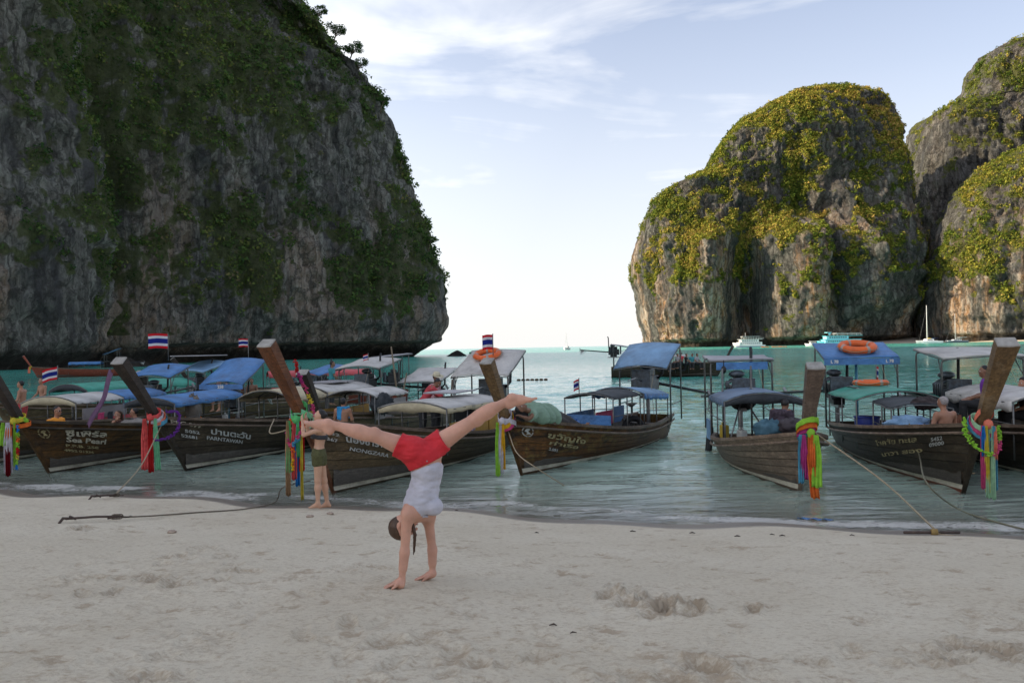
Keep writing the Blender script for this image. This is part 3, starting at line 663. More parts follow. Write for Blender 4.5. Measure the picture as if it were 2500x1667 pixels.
        fq = lambda n_: [(i*5+k, i*5+(k+1) % 5, (i+1)*5+(k+1) % 5, (i+1)*5+k) for i in range(n_-1) for k in range(5)]+[(4, 3, 2, 1, 0), tuple(n_*5-5+k for k in range(5))]
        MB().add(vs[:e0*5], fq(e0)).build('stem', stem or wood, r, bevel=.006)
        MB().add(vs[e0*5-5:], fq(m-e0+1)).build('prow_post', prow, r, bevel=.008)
        c = sum(s.top, Vector())/5
        cap = [c+(p-c)*.99 for p in s.top]+[c+(p-c)*.94+Vector((-.006, 0, .02)) for p in s.top]
        MB().add(cap, [(5, 6, 7, 8, 9)]+[(k, (k+1) % 5, 5+(k+1) % 5, 5+k) for k in range(5)]).build('prow_end', M_END, r)
    def ast(s, z): t = max(z, 0)/s.ht; return -s.lean*t**1.12+(-z*.8 if z < 0 else 0)
    def S(s, u): return s.hm+(s.hb-s.hm)*max(0, 1-u)**2.0+(s.hs-s.hm)*max(0, (u-.4)/.6)**2
    def beam(s, u, v):
        f = math.sin(math.pi/2*min(1, u/.46))**.72 if u < .46 else 1-.42*((u-.46)/.54)**2
        e = .36+.55*max(0, 1-u)**3
        return s.B*f*max(v, 0)**e
    def pt(s, u, v, side):
        Sz = s.S(u); z = -.3+v*(Sz+.3); a0 = s.ast(z); return Vector((a0+u*(s.L-a0), side*s.beam(u, v), z))
    def sp(s, u, z, side, off=0):
        v = (z+.3)/(s.S(u)+.3); p = s.pt(u, v, side); p.y += off*side; return p
    def w(s, p): return s.Mw @ Vector(p)
    def onhull(s, px, py, side):
        best = (1e9, 0, 0)
        for lo, hi, zl, zh, n in ((0, 1, 0, 1.5, 40), (None, None, None, None, 24), (None, None, None, None, 24)):
            if lo is None: lo, hi, zl, zh = best[1]-du, best[1]+du, best[2]-dz, best[2]+dz
            du = (hi-lo)/n*1.5; dz = (zh-zl)/n*1.5; bb = best if best[0] < 1e8 and lo is None else (1e9, 0, 0)
            for i in range(n+1):
                u = lo+(hi-lo)*i/n
                if u < 0 or u > 1: continue
                for j in range(n+1):
                    z = zl+(zh-zl)*j/n
                    if z > s.S(u): continue
                    x, y = proj(s.w(s.sp(u, z, side))); d = (x-px)**2+(y-py)**2
                    if d < bb[0]: bb = (d, u, z)
            best = bb
        return best[1], best[2]
    def text(s, txt, p0, p1, hpx, side, mat, part='lettering', shear=0.0, off=.034):
        """paint txt on the planks from photo pixel p0 to p1 (base line ends); hpx: letter height in pixels"""
        (u0, z0), (u1, z1) = s.onhull(*p0, side), s.onhull(*p1, side)
        cu = bpy.data.curves.new('t', 'FONT'); cu.body = txt; cu.size = 1; cu.resolution_u = 2; cu.shear = shear; cu.offset = .028
        to = bpy.data.objects.new('t', cu); C.objects.link(to); bpy.context.view_layer.update()
        me = bpy.data.meshes.new_from_object(to.evaluated_get(bpy.context.evaluated_depsgraph_get())); bpy.data.objects.remove(to)
        v = np.array([tuple(q.co) for q in me.vertices])
        if len(v) == 0: return
        x0, x1 = v[:, 0].min(), v[:, 0].max(); a = s.w(s.sp(u0, z0, side)); sc = hpx/FP*(a.y)/.72
        for i, q in enumerate(me.vertices):
            t_ = (v[i, 0]-x0)/(x1-x0); u = u0+(u1-u0)*t_; z = z0+(z1-z0)*t_+v[i, 1]*sc
            q.co = s.sp(u, min(z, s.S(u)-.03), side, off)
        me.materials.clear(); me.materials.append(mat); o = bpy.data.objects.new(part, me); C.objects.link(o); o.parent = s.root; return o
    def emblem(s, px, py, rpx, side, mat):
        """round painted emblem: ring of letters-like ticks round an eagle-like blot"""
        u0, z0 = s.onhull(px, py, side); r = rpx/FP*s.w(s.sp(u0, z0, side)).y; mb = MB(); Lh = s.L
        qa = proj(s.w(s.sp(u0+.02, z0, side))); qb = proj(s.w(s.sp(u0, z0, side))); ku = .02/max(1e-3, abs(qa[0]-qb[0]))*FP/s.w(s.sp(u0, z0, side)).y
        def q(x, y): return tuple(s.sp(max(.002, u0+x*ku), z0+y, side, .036))
        n = 28
        for i in range(n):
            if i % 7 == 6: continue
            a, b = 2*math.pi*i/n, 2*math.pi*(i+.78)/n
            mb.add([q(r*.8*math.cos(a), r*.8*math.sin(a)), q(r*math.cos(a), r*math.sin(a)), q(r*math.cos(b), r*math.sin(b)), q(r*.8*math.cos(b), r*.8*math.sin(b))], [(0, 1, 2, 3)])
        pts = [(-.55, .1), (-.3, .45), (.1, .55), (.5, .35), (.2, .25), (.1, .0), (.3, -.3), (.45, -.55), (0, -.5), (-.35, -.55), (-.15, -.2), (-.3, .0)]
        mb.add([q(0, 0)]+[q(r*x, r*y) for x, y in pts], [(0, i+1, (i+1) % 12+1) for i in range(12)])
        return mb.build('emblem', mat, s.root)
    def post(s, a, y, z0, z1, r=.018, lean=0, mat=None, name='pole'):
        return MB().tube([(a, y, z0), (a+lean, y, z1)], r, 7).build(name, mat or M_POLE, s.root, True)
    def canopy(s, a0, a1, z0, z1, hw, rise, drop, mat, npole=3, front=None, name='canopy', sag=.015, trim=None, yoff=0, polez=None):
        """arched cloth on bent tubes with posts"""
        n = 15; ny = 9
        def pnt(i, j):
            a = a0+(a1-a0)*i; t = (j-.5)*2; y = hw*t*1.0
            z = z0+(z1-z0)*i+rise*(1-abs(t)**2.2)-sag*math.sin(i*math.pi*max(1, npole-1))**2
            return (a, y+yoff, z)
        mb = MB().grid(pnt, n, ny)
        mb.build(name, mat, s.root, True, solid=.012)
        if drop:
            for sd in (-1, 1):
                MB().grid(lambda i, j: (a0+(a1-a0)*i, yoff+sd*(hw+.012+.01*math.sin(i*40)), pnt(i, 0)[2]-drop*j*(1+.12*math.sin(i*31))), 25, 3).build('canopy_skirt', trim or mat, s.root, True, solid=.006)
        for k in range(npole):
            i = k/(npole-1) if npole > 1 else .5; a = a0+(a1-a0)*i
            MB().tube([Vector(pnt(i, j/10))-Vector((0, 0, .025)) for j in range(11)], .014, 6).build('canopy_bow', M_POLE, s.root, True)
            if k == 0:
                for sd in (-1, 1):
                    ja = 0 if sd < 0 else 1
                    MB().tube([Vector(pnt(q/8, ja))-Vector((0, 0, .02)) for q in range(9)], .013, 6).build('canopy_rail', M_POLE, s.root, True)
                    MB().tube([(a0, yoff+sd*hw*.98, z0-.42), (a1, yoff+sd*hw*.98, z1-.42)], .010, 5).build('side_rail', M_POLE, s.root, True)
            for sd in (-1, 1):
                zt = pnt(i, 0 if sd < 0 else 1)[2]-.02; zb = (polez if polez is not None else .3)
                s.post(a, yoff+sd*hw*.985, zb, zt, .016)
        if front:
            MB().grid(lambda i, j: (a0-.01, yoff+hw*(i-.5)*2*.98, pnt(0, i)[2]-.03-(.22)*j*(1-abs(i-.5)*1.2)), 9, 3).build('canopy_end', front, s.root, True, solid=.006)
    def awning(s, a0, a1, y0, y1, z0, z1, mat, zp=.45, under=None, arch=.05, pm=None, dip=.0, legs=((.1, .0), (.9, .0))):
        """flat stern awning on two hoops"""
        n = 9
        def pnt(i, j): return (a0+(a1-a0)*i, y0+(y1-y0)*j, z0+(z1-z0)*i+arch*math.sin(math.pi*j)-dip*math.sin(math.pi*i)**2+.012*math.sin(9*i+5*j))
        MB().grid(pnt, n, n).build('stern_awning', mat, s.root, True, solid=.02)
        e = [pnt(0, 0), pnt(0, .5), pnt(0, 1), pnt(.5, 1), pnt(1, 1), pnt(1, .5), pnt(1, 0), pnt(.5, 0)]
        MB().tube([Vector(q)-Vector((0, 0, .03)) for q in e], .016, 6, closed=True).build('awning_frame', pm or M_POLE, s.root, True)
        for j in (0, 1):
            q = Vector(pnt(legs[0][0], j)); q2 = Vector(pnt(legs[1][0], j)); ys = q.y*.96
            MB().tube([(q.x+legs[0][1], ys, q.z-.42), (q.x+legs[0][1]+.3, q.y*.9, q.z-.04+(z1-z0)*.2)], .012, 5).build('brace', pm or M_POLE, s.root, True)
            MB().tube([(q.x+legs[0][1], ys, zp+.45), (q2.x+legs[1][1], ys, zp+.5)], .014, 5).build('side_rail', pm or M_POLE, s.root, True)
        MB().tube([(a0+.1, y0*.5, z0-.02), (a0-.25, y0*.55, z0-.5), (a0-.6, y0*.8, zp+.25)], .005, 4).build('guy_line', M_ROPE, s.root, True)
        for (i, x) in legs:
            for j in (0, 1):
                q = Vector(pnt(i, j)); ys = q.y*.96
                MB().tube([(q.x+x, ys, zp), (q.x+x, ys, q.z-.16), (q.x+x*.9, q.y*.95, q.z-.08), (q.x+x*.6, q.y*.8, q.z-.03)], .022, 8).build('awning_post', pm or M_POLE, s.root, True)
    def box(s, name, c, d, mat, rz=0, **k):
        return MB().box(c, d, Matrix.Rotation(rz, 3, 'Z') if rz else None).build(name, mat, s.root, **k)
    def engine(s, a, y=0, z=.85, sc=1.0, shaft=3.0, swing=.0, rise=.0, mat=None, detail=True):
        """car engine on a pivot with its long propeller shaft"""
        mt = mat or M_ENG; k = sc; e = MB(); e.box((a, y, z), (.62*k, .36*k, .34*k)); e.box((a+.02*k, y, z+.25*k), (.5*k, .2*k, .16*k)); e.box((a, y, z-.22*k), (.4*k, .24*k, .14*k))
        eo = e.build('engine', mt, s.root, bevel=.02)
        MB().box((a-.42*k, y, z+.10*k), (.09*k, .46*k, .46*k)).build('radiator', M_ENGB, eo, bevel=.015)
        MB().ell((a+.05*k, y+.05*k, z+.40*k), (.17*k, .17*k, .08*k), 12, 6).build('air_filter', M_ENGB, eo, True)
        MB().tube([(a+.2*k, y-.19*k, z+.1*k), (a+.28*k, y-.28*k, z+.22*k), (a+.3*k, y-.3*k, z+.85*k), (a+.34*k, y-.3*k, z+.95*k)], .032*k, 8).build('exhaust_pipe', M_ENG, eo, True)
        MB().tube([(a-.34*k, y, z), (a-.28*k, y, z)], .18*k, 14).build('flywheel', M_ENG, eo, True)
        for j in range(4): MB().tube([(a-.15*k+j*.11*k, y+.12*k, z+.3*k), (a-.15*k+j*.11*k, y+.26*k, z+.22*k), (a-.15*k+j*.11*k, y+.24*k, z-.05*k)], .022*k, 6).build('intake_pipe', M_ENGB, eo, True)
        MB().box((a, y, z-.32*k), (.72*k, .12*k, .06*k)).tube([(a, y, z-.35*k), (a, y, .35)], .05*k, 10).build('pivot_mount', M_STEEL, eo)
        p0 = Vector((a+.3*k, y, z)); p1 = Vector((a+.3*k+shaft*math.cos(swing), y+shaft*math.sin(swing), z+rise))
        MB().tube([p0, p1], .035*k, 8).build('drive_shaft', M_ENG, eo, True)
        g = MB(); d = (p1-p0).normalized()
        g.tube([p1-d*.5, p1+Vector((0, 0, -.30))-d*.12, p1+d*.05+Vector((0, 0, -.34))], .014, 6)
        for j in range(3):
            q = j*2.1; g.box(p1+d*.04+Vector((0, math.cos(q)*.09, math.sin(q)*.09)), (.02, .07, .16), Matrix.Rotation(-q+1.57, 3, 'X') @ Matrix.Rotation(.5, 3, 'Z'))
        g.add([p1-d*.4, p1+Vector((0, 0, -.3)), p1-d*.02], [(0, 1, 2)]); g.build('propeller', M_STEEL, eo, solid=.006)
        MB().tube([(a-.4*k, y, z+.05*k), (a-.9*k, y-.05*k, z+.15*k), (a-1.5*k, y-.1*k, z+.12*k)], .018, 6).build('tiller_handle', M_STEEL, eo, True)
        return eo
# ------------------------------------------------------------------ scarves, garlands, flags, ropes, rings
def cname(c): return c
CL = dict(coral=(.78, .13, .12), red=(.55, .03, .03), green=(.14, .55, .20), mint=(.25, .62, .36), lime=(.33, .62, .07), orange=(.78, .19, .045), pink=(.62, .09, .22), magenta=(.48, .06, .24), blue=(.03, .22, .60), cyan=(.11, .36, .50),
          white=(.66, .62, .66), yellow=(.70, .56, .07), purple=(.20, .06, .34), salmon=(.85, .26, .17), paleg=(.42, .65, .42), navy=(.02, .03, .09), maroon=(.16, .01, .015), tan=(.42, .26, .14), gold=(.78, .45, .03), lav=(.50, .48, .58))
def cm(k): return mcloth('cloth_'+k, CL[k])
def ribbon(mb, p, length, w, ang, wave=.045, ph=0, drift=(0, 0), narrow=.45):
    n, m = 22, 11; ca, sa = math.cos(ang), math.sin(ang)
    def f(i, j):
        ww = w*(narrow+(1-narrow)*min(1, i*2.6)); x = (j-.5)*ww; pl = wave*math.sin(j*17+ph+i*3.2)*(.35+.8*i)+.03*math.sin(i*5+ph)
        return (p[0]+x*ca-pl*sa+drift[0]*i**1.5, p[1]+x*sa+pl*ca+drift[1]*i**1.5, p[2]-length*i+.012*math.sin(j*9+ph)*(i > .9))
    mb.grid(f, n, m)
def scarves(bt, strips, wraps, label, z=None, knot=None, garl=(), fwd=.17, group='colourful scarf bundles tied round the prows'):
    """cloths tied round the prow just above the rail; strips: (colour, lateral, length, width[, extra forward])"""
    z = bt.hb+.03 if z is None else z; a = bt.ast(z); t = empty('prow_scarves', bt.w((a, 0, z)), label, 'scarves', group, bt.ang)
    for k, (col, dz, tilt) in enumerate(wraps):
        n = 18; zz = z+dz; aa = bt.ast(zz)-a; rx, ry = .135+.012*k, .13+.014*k; hh = .045
        def f(i, j):
            q = 2*math.pi*i; return (aa+rx*math.cos(q), ry*math.sin(q), dz+tilt*math.cos(q)+tilt*.3*math.sin(q)+hh*(j-.5)*2+.012*math.sin(q*7+k)*(j-.5))
        MB().grid(f, n+1, 5).build('scarf_wrap', cm(col), t, True, solid=.008)
    kx = -fwd
    if knot: MB().ell((kx-.02, -.02, .0), (.06, .065, .075), 10, 7, jit=.12).build('knot', cm(knot), t, True)
    yaw = math.atan2((CAM-bt.w((a, 0, 0))).y, (CAM-bt.w((a, 0, 0))).x)-bt.ang+math.pi/2
    for k, stp in enumerate(strips):
        col, y, ln, w = stp[:4]; ln *= .84; w *= .86; ex = stp[4] if len(stp) > 4 else 0; dr = stp[5] if len(stp) > 5 else 0
        ex_y = math.cos(yaw)*y; ex_x = -math.sin(yaw)*0+0
        vx = math.cos(yaw)*y; vy = math.sin(yaw)*y
        mb = MB(); ribbon(mb, (kx-.03-ex-.012*k+vx, vy, -.02), ln, w, yaw, .022, k*1.7, (math.cos(yaw)*dr, math.sin(yaw)*dr))
        mb.build('scarf', cm(col), t, True, solid=.006, label=None)
    for g in garl: garland(t, *g)
    return t
def garland(t, cols, pts, r=.035, n=30):
    """string of cloth flowers: pts are points relative to the tie"""
    P = catmull(pts, n); segs = {}
    for i, p in enumerate(P): segs.setdefault(i*len(cols)//n, []).append(p)
    for ci, ps in segs.items():
        mb = MB(); c = cols[ci]; r_ = r*.8
        for p in ps:
            for _ in range(5): mb.ell(Vector(p)+Vector([random.uniform(-.7, .7)*r_ for _ in range(3)]), (r_*random.uniform(.25, .6), r_*random.uniform(.25, .6), r_*random.uniform(.2, .5)), 6, 4, jit=.4)
        mb.build('flower_garland', cm(c), t)
def flag_mat():
    m, t = newmat('thai_flag_cloth'); uv = t.node('ShaderNodeAttribute', dict(attribute_name='fv'), 2)
    nd = t.n.new('ShaderNodeValToRGB'); t._set(nd, 'Fac', uv); nd.color_ramp.interpolation = 'CONSTANT'; e = nd.color_ramp.elements
    r_, w_, b_ = (.55, .02, .03, 1), (.62, .62, .64, 1), (.02, .03, .20, 1)
    while len(e) < 5: e.new(.5)
    for el, (p, c) in zip(e, ((0, r_), (1/6, w_), (2/6, b_), (4/6, w_), (5/6, r_))): el.position = p; el.color = c
    d = t.node('ShaderNodeBsdfDiffuse', None, 0, Color=nd.outputs[0]); tr = t.node('ShaderNodeBsdfTranslucent', None, 0, Color=nd.outputs[0])
    finish(t, t.node('ShaderNodeMixShader', None, 0, _0=.35, _1=d, _2=tr)); return m
FLAG = flag_mat()
def flag(px, top, bot, Y, wpx, label, pole_bot, side=-1, droop=0.0, curl=.12):
    """five stripe flag flying from a pole: pixel x of the pole, top and bottom of the hoist, pole foot"""
    p = W(px, pole_bot, Y); k = Y/FP; t = empty('thai_flag', p, label, 'flag', 'national flags flying on the boats')
    zt = (W(px, top, Y)-p).z; zb = (W(px, bot, Y)-p).z; w = wpx*k; h = zt-zb
    MB().tube([(0, 0, 0), (0, 0, zt+.03)], .012, 6).build('flag_pole', M_POLE, t, True)
    nu, nv = 18, 11; vs = []; at = []
    for i in range(nu):
        for j in range(nv):
            q = i/(nu-1); v = j/(nv-1); vs.append((side*w*q*math.cos(droop), .10*h*math.sin(q*7+v*1.5)*q**.5, zt-h*v-w*q*math.sin(droop)+curl*h*.4*math.sin(q*4.5)*q)); at.append(v)
    o = np_obj('flag_cloth', vs, grid_faces(nu, nv), FLAG, t); vattr(o, 'fv', at); return t
def rope(pts, r, label, mat=None, group='mooring ropes', sag=0, name='mooring_rope'):
    P = catmull([tuple(p) for p in pts], 40) if len(pts) > 2 else np.array([np.array(pts[0])*(1-q)+np.array(pts[1])*q-np.array([0, 0, sag*4*q*(1-q)]) for q in np.linspace(0, 1, 26)])
    o = MB().tube(P, r, 7).build(name, mat or M_ROPE, None, True); return tag(o, label, 'rope', group)
M_RING = mcol('orange_life_ring', (.75, .13, .02), .5, .12, 6, dirt=.35)
def life_ring(c, r, rot, label, tube_r=.08):
    t = empty('life_ring', c, label, 'life ring'); t.rotation_euler = rot
    MB().tube([(r*math.cos(a), r*math.sin(a), 0) for a in np.linspace(0, 2*math.pi, 32, endpoint=False)], tube_r, 12, closed=True).build('ring', M_RING, t, True)
    for a in (.4, 1.97, 3.54, 5.11): MB().tube([(r*math.cos(a+d), r*math.sin(a+d), 0) for d in (-.10, 0, .10)], tube_r*1.05, 12).build('band', mcol('grey_band', (.38, .30, .26), .6), t, True)
    MB().tube([((r+tube_r*1.25)*math.cos(a), (r+tube_r*1.25)*math.sin(a), .02*math.sin(4*a)) for a in np.linspace(0, 2*math.pi, 32, endpoint=False)], .008, 5, closed=True).build('grab_line', M_ROPE, t, True)
    return t
# cloth and plastic colours of the canopies
T_BLUE = mcol('blue_tarpaulin', (.065, .19, .42), .55, .25, 2.5, bumpd=.05, dirt=.45)
T_BLUEP = mcol('pale_blue_tarpaulin', (.17, .30, .46), .55, .25, 2.0, bumpd=.05, dirt=.4)
T_GREYB = mcol('grey_blue_canvas', (.13, .19, .28), .6, .2, 2, bumpd=.03, dirt=.25)
T_WHITE = mcol('white_canvas', (.50, .48, .45), .7, .12, 2.5, bumpd=.03, dirt=.5)
T_CREAM = mcol('cream_canvas', (.50, .43, .28), .7, .12, 2.5, bumpd=.03, dirt=.4)
T_GREEN = mcol('green_tarpaulin', (.05, .30, .22), .55, .2, 2.5, bumpd=.03, dirt=.2)
T_RED = mcol('faded_red_canvas', (.50, .08, .09), .6, .25, 3, bumpd=.03, dirt=.2)
T_DARK = mcol('dark_canvas', (.03, .035, .04), .7, .3, 3, bumpd=.03)
T_YEL = mcol('ochre_side_panel', (.42, .235, .035), .6, .2, 3, dirt=.5)
T_GREY = mcol('grey_plastic_sheet', (.21, .185, .18), .5, .15, 3, dirt=.3)
T_PANEL = mcol('roof_panel', (.30, .29, .31), .4, .12, 3, dirt=.3)
T_PINK = mcol('pink_cloth', (.55, .06, .16), .7, .2, 8)
# ------------------------------------------------------------------ the fleet
b1 = Boat('pearl', (-9.95, 17.1), (.17, .985), 8.0, 1.85, 2.6, .95, 1.18, .52, .52, 'dark varnished boat lettered Sea Pearl with a round emblem on its side', W_PEARL, W_PROWD, rail=W_DARK)
b2 = Boat('parn', (-7.06, 17.2), (.29, .957), 8.2, 1.86, 2.38, .95, 1.20, .58, .54, 'dark boat lettered Parntawan and PPC 099 with a blunt dark prow', W_DARK, W_PROWD, n=8)
b3 = Boat('zara', (-3.2, 14.1), (.37, .93), 8.0, 1.74, 2.63, 1.0, 1.36, .46, .55, 'brown boat lettered Nongzara with the tall red brown prow beside the standing woman', W_BROWN, W_PROW, n=8, pw=.155, stem=W_PROW)
b4 = Boat('logo', (.14, 15.7), (.5, .866), 7.6, 1.22, 2.25, .90, 1.15, .42, .58, 'rusty brown boat with peeling paint, white emblem and a man asleep on its bow', W_RUST, W_PROWT, n=8, pw=.15)
b5 = Boat('grey', (4.77, 13.4), (.10, .995), 5.6, 1.12, 2.12, .93, 1.02, .42, .36, 'bleached grey wooden boat with lime and orange scarves on its upright prow', W_GREY, W_PROWG, n=8, pw=.16)
b6 = Boat('nine', (7.35, 13.1), (.16, .985), 7.0, 1.7, 2.43, .98, 1.17, .62, .5, 'dark brown boat numbered 5452 09000 with a thick prow at the right', W_DARK, W_PROWT, n=8, pw=.18, anti=M_ANTI)
b7 = Boat('edge', (9.6, 12.1), (.10, .99), 7.0, 1.4, 2.4, .95, 1.2, .72, .6, 'black hulled boat cut off by the right edge of the picture', W_DARK, W_PROWD, n=8)
b0 = Boat('left', (-12.7, 17.7), (.13, .99), 8.0, 1.7, 2.5, .95, 1.2, .62, .6, 'dark weathered boat half out of the left edge behind the Sea Pearl boat', W_BROWN, W_PROWD, n=7)
m1 = Boat('green', (-15.6, 25.0), (.36, .93), 8.5, 1.4, 2.2, .95, 1.1, .6, .6, 'boat with a long green arched canopy in the second row at left', W_BROWN, W_PROWD, n=7)
m2 = Boat('red', (-13.6, 35.5), (.93, .36), 9.0, 1.4, 2.3, .95, 1.1, .6, .6, 'broadside red hulled boat with a faded red canopy behind the red prow', W_RED, W_PROWD, n=6)
m3 = Boat('third', (-4.6, 20.2), (.30, .955), 7.6, 1.3, 2.0, .80, 1.0, .55, .6, 'boat with a grey side sheet moored behind the Nongzara boat', W_BROWN, W_PROWD, n=6)
m4 = Boat('bare', (-11.9, 27.8), (.55, .83), 8.0, 1.2, 1.9, .90, 1.0, .6, .6, 'brown open boat with engines behind the blue canopies at left', W_BROWN, W_PROWD, n=6)
# lettering
GT = M_TEXTG
b1.text('ซีเพิร์ล', (160, 1064), (258, 1067), 15, -1, M_TEXTW, shear=.1); b1.text('Sea Pearl', (159, 1078), (257, 1084), 13, -1, M_TEXTW, shear=.15)
b1.text('P.P.B. 258', (158, 1090), (238, 1096), 7, -1, M_TEXTG); b1.text('4952 01336', (154, 1101), (226, 1107), 6.5, -1, M_TEXTG)
b1.emblem(104, 1057, 14, -1, M_TEXTG)
b2.text('PPC 099', (414, 1033), (489, 1045), 10.5, -1, M_TEXTW, shear=.2); b2.text('5052', (449, 1055), (485, 1060), 8.5, -1, M_TEXTC, shear=.15); b2.text('52681', (440, 1066), (480, 1072), 8.5, -1, M_TEXTC, shear=.15)
b2.text('ปานตะวัน', (513, 1059), (610, 1072), 15, -1, M_TEXTC, shear=.15); b2.text('PARNTAWAN', (502, 1072), (590, 1083), 9.5, -1, M_TEXTC, shear=.2)
b3.text('332', (792, 1058), (826, 1066), 8, -1, M_TEXTC, shear=.1); b3.text('367', (794, 1074), (823, 1080), 9, -1, M_TEXTC, shear=.1)
b3.text('น้องซาร่า', (842, 1078), (930, 1092), 17, -1, M_TEXTC, shear=.1); b3.text('NONGZARA', (849, 1099), (944, 1116), 10, -1, M_TEXTC, shear=.3)
b4.text('ขวัญใจ', (1334, 1068), (1425, 1084), 14, -1, GT, shear=.15); b4.text('ท่าเรือ', (1336, 1084), (1408, 1096), 9, -1, GT, shear=.2); b4.text('2.091', (1336, 1098), (1358, 1103), 7.5, -1, M_TEXTC, shear=.2)
b4.emblem(1285, 1053, 14, -1, M_TEXTC)
b6.text('5452', (2278, 1078), (2306, 1073), 10, 1, M_TEXTC); b6.text('09000', (2274, 1091), (2310, 1085), 10, 1, M_TEXTC)
b6.text('โชคชัย ทะเล', (2146, 1088), (2244, 1078), 12, 1, GT, shear=.1); b6.text('นาวา สอง', (2160, 1114), (2258, 1103), 10, 1, GT)
# stem details: canopies
def stern_of(b): return b.L
# Sea Pearl: blue main canopy, 258 stern awning
b1.canopy(3.5, 6.9, 1.24, 1.28, .72, .16, .10, T_BLUE, 4, front=T_DARK)
b1.awning(7.0, 8.5, -.7, .7, 1.55, 2.25, T_BLUE, arch=.10); b1.post(7.6, .1, .4, 1.8, .03, mat=M_POLEB)
b1.engine(7.9, 0, .95, .9, 2.6, .1, .1)
b1.text  # lettering of the awning follows
def awn_text(bt, txt, c, size, mat, tilt=.25, side=-1):
    cu = bpy.data.curves.new('t', 'FONT'); cu.body = txt; cu.size = size; cu.align_x = 'CENTER'; cu.offset = .004
    to = bpy.data.objects.new('t', cu); C.objects.link(to); bpy.context.view_layer.update()
    me = bpy.data.meshes.new_from_object(to.evaluated_get(bpy.context.evaluated_depsgraph_get())); bpy.data.objects.remove(to); me.materials.clear(); me.materials.append(mat)
    o = bpy.data.objects.new('lettering', me); C.objects.link(o); o.parent = bt.root; o.location = c; o.rotation_euler = (R(90)-tilt, 0, -math.pi/2); return o
M_WPRINT = mcol('white_print', (.62, .62, .60), .6, .1)
b1.box('awning_valance', (6.98, 0, 1.49), (.03, 1.4, .15), T_BLUE); awn_text(b1, '258', (6.955, 0, 1.45), .13, M_WPRINT, 0)
# Parntawan: cream and white canopy, white stern awning
b2.canopy(2.9, 4.6, 1.36, 1.36, .75, .20, .10, T_CREAM, 3, trim=T_CREAM); b2.canopy(4.65, 7.4, 1.40, 1.40, .78, .18, .14, T_WHITE, 4, trim=T_CREAM)
b2.box('roof_board', (6.2, 0, 1.62), (1.3, .8, .03), T_PANEL)
b2.awning(7.7, 9.3, -.8, .7, 1.95, 2.2, T_WHITE, arch=.08, legs=((.05, .1), (.85, .1))); b2.engine(8.3, -.1, 1.45, 1.0, 2.6, -.7, -.3)
for a0 in (2.9, 3.9): b2.box('side_panel', (a0+.48, -.84, .80), (.94, .025, .34), T_YEL)
for a0 in (5.0, 6.0): b2.box('side_panel', (a0+.48, -.80, .78), (.94, .025, .30), T_YEL)
# Nongzara
b3.canopy(2.9, 5.9, 1.27, 1.25, .82, .14, .10, T_WHITE, 4, trim=T_CREAM, front=T_CREAM)
for a0 in (2.95, 3.95, 4.95): b3.box('side_panel', (a0+.47, -.86, .79), (.92, .03, .34), T_YEL)
b3.box('roof_board', (4.9, .1, 1.50), (1.2, .8, .03), T_PANEL, rz=.05)
b3.awning(6.3, 7.6, -.80, .75, 1.80, 2.42, T_WHITE, arch=.05, legs=((.15, -.1), (.85, .1))); b3.engine(7.4, .0, 1.35, 1.1, 2.8, .5, -.4)
b3.box('engine_cover', (6.3, .2, .85), (.6, .6, .5), T_DARK)
# logo boat
b4.canopy(3.2, 4.9, 1.30, 1.30, .62, .12, .02, T_DARK, 3); b4.canopy(4.95, 6.7, 1.31, 1.20, .70, .16, .13, T_BLUEP, 3, trim=T_BLUE)
b4.box('side_panel', (4.05, .60, .72), (1.5, .03, .40), T_BLUE); b4.box('side_panel', (3.2, 0, .74), (.03, 1.1, .34), T_BLUE)
b4.box('side_panel', (5.7, .64, .62), (1.3, .03, .36), T_PINK, label='pink cloth side panel'); b4.box('side_panel', (6.5, .62, .66), (.7, .03, .42), T_BLUE)
b4.awning(6.5, 7.7, -.75, .75, 1.88, 2.50, T_BLUEP, arch=.08, dip=-.05, legs=((.3, .0), (.95, .1)))
b4.engine(7.5, .15, 1.45, 1.15, 2.2, -.75, -.45, M_ENGB)
MB().tube([(5.6, -.1, .25), (5.6, -.1, .92)], .015, 6).tube([(5.6, -.1, .92), (5.6, -.1, 1.02)], [.03, .17], 12).build('steering_pillar', M_STEEL, b4.root, True)
# grey boat
b5.canopy(2.6, 4.5, 1.34, 1.34, .80, .17, .10, T_GREYB, 3, trim=T_GREYB, front=T_DARK)
b5.awning(5.0, 6.2, -.72, .72, 2.12, 2.20, T_PANEL, arch=.0, legs=((.05, .0), (.9, .0))); b5.box('awning_valance', (4.98, 0, 1.98), (.03, 1.15, .17), T_BLUE)
b5.engine(5.0, .05, 1.35, 1.1, 2.0, .2, -.2, M_ENGB); MB().tube([(4.75, .03, 1.30), (4.85, .03, 1.30)], .34, 26).build('fan_cowl', M_ENG, b5.root, True)
MB().ell((4.9, .42, 1.9), (.06, .06, .09), 8, 6).tube([(4.9, .42, 1.98), (4.9, .42, 2.12)], .01, 5).tube([(4.9, .42, 1.3), (4.9, .42, 1.85)], .008, 5).build('hanging_pulley', M_ENG, b5.root, True)
b5.post(4.2, -.05, .3, 2.0, .022); b5.post(4.3, .55, .3, 1.95, .02)
b5.box('side_board', (4.9, .78, .55), (.5, .04, .45), T_BLUEP)
for k, (a, y) in enumerate(((4.0, .3), (4.15, -.2), (3.7, .05))): b5.box('battery', (a, y, .32), (.28, .22, .22), mcol('battery_case', (.10, .09, .09), .5))
for sd in (-1, 1): MB().tube([(4.6, .05+sd*.05, 1.2), (4.1, sd*.45, .35)], .02, 6).build('engine_strut', M_STEEL, b5.root, True)
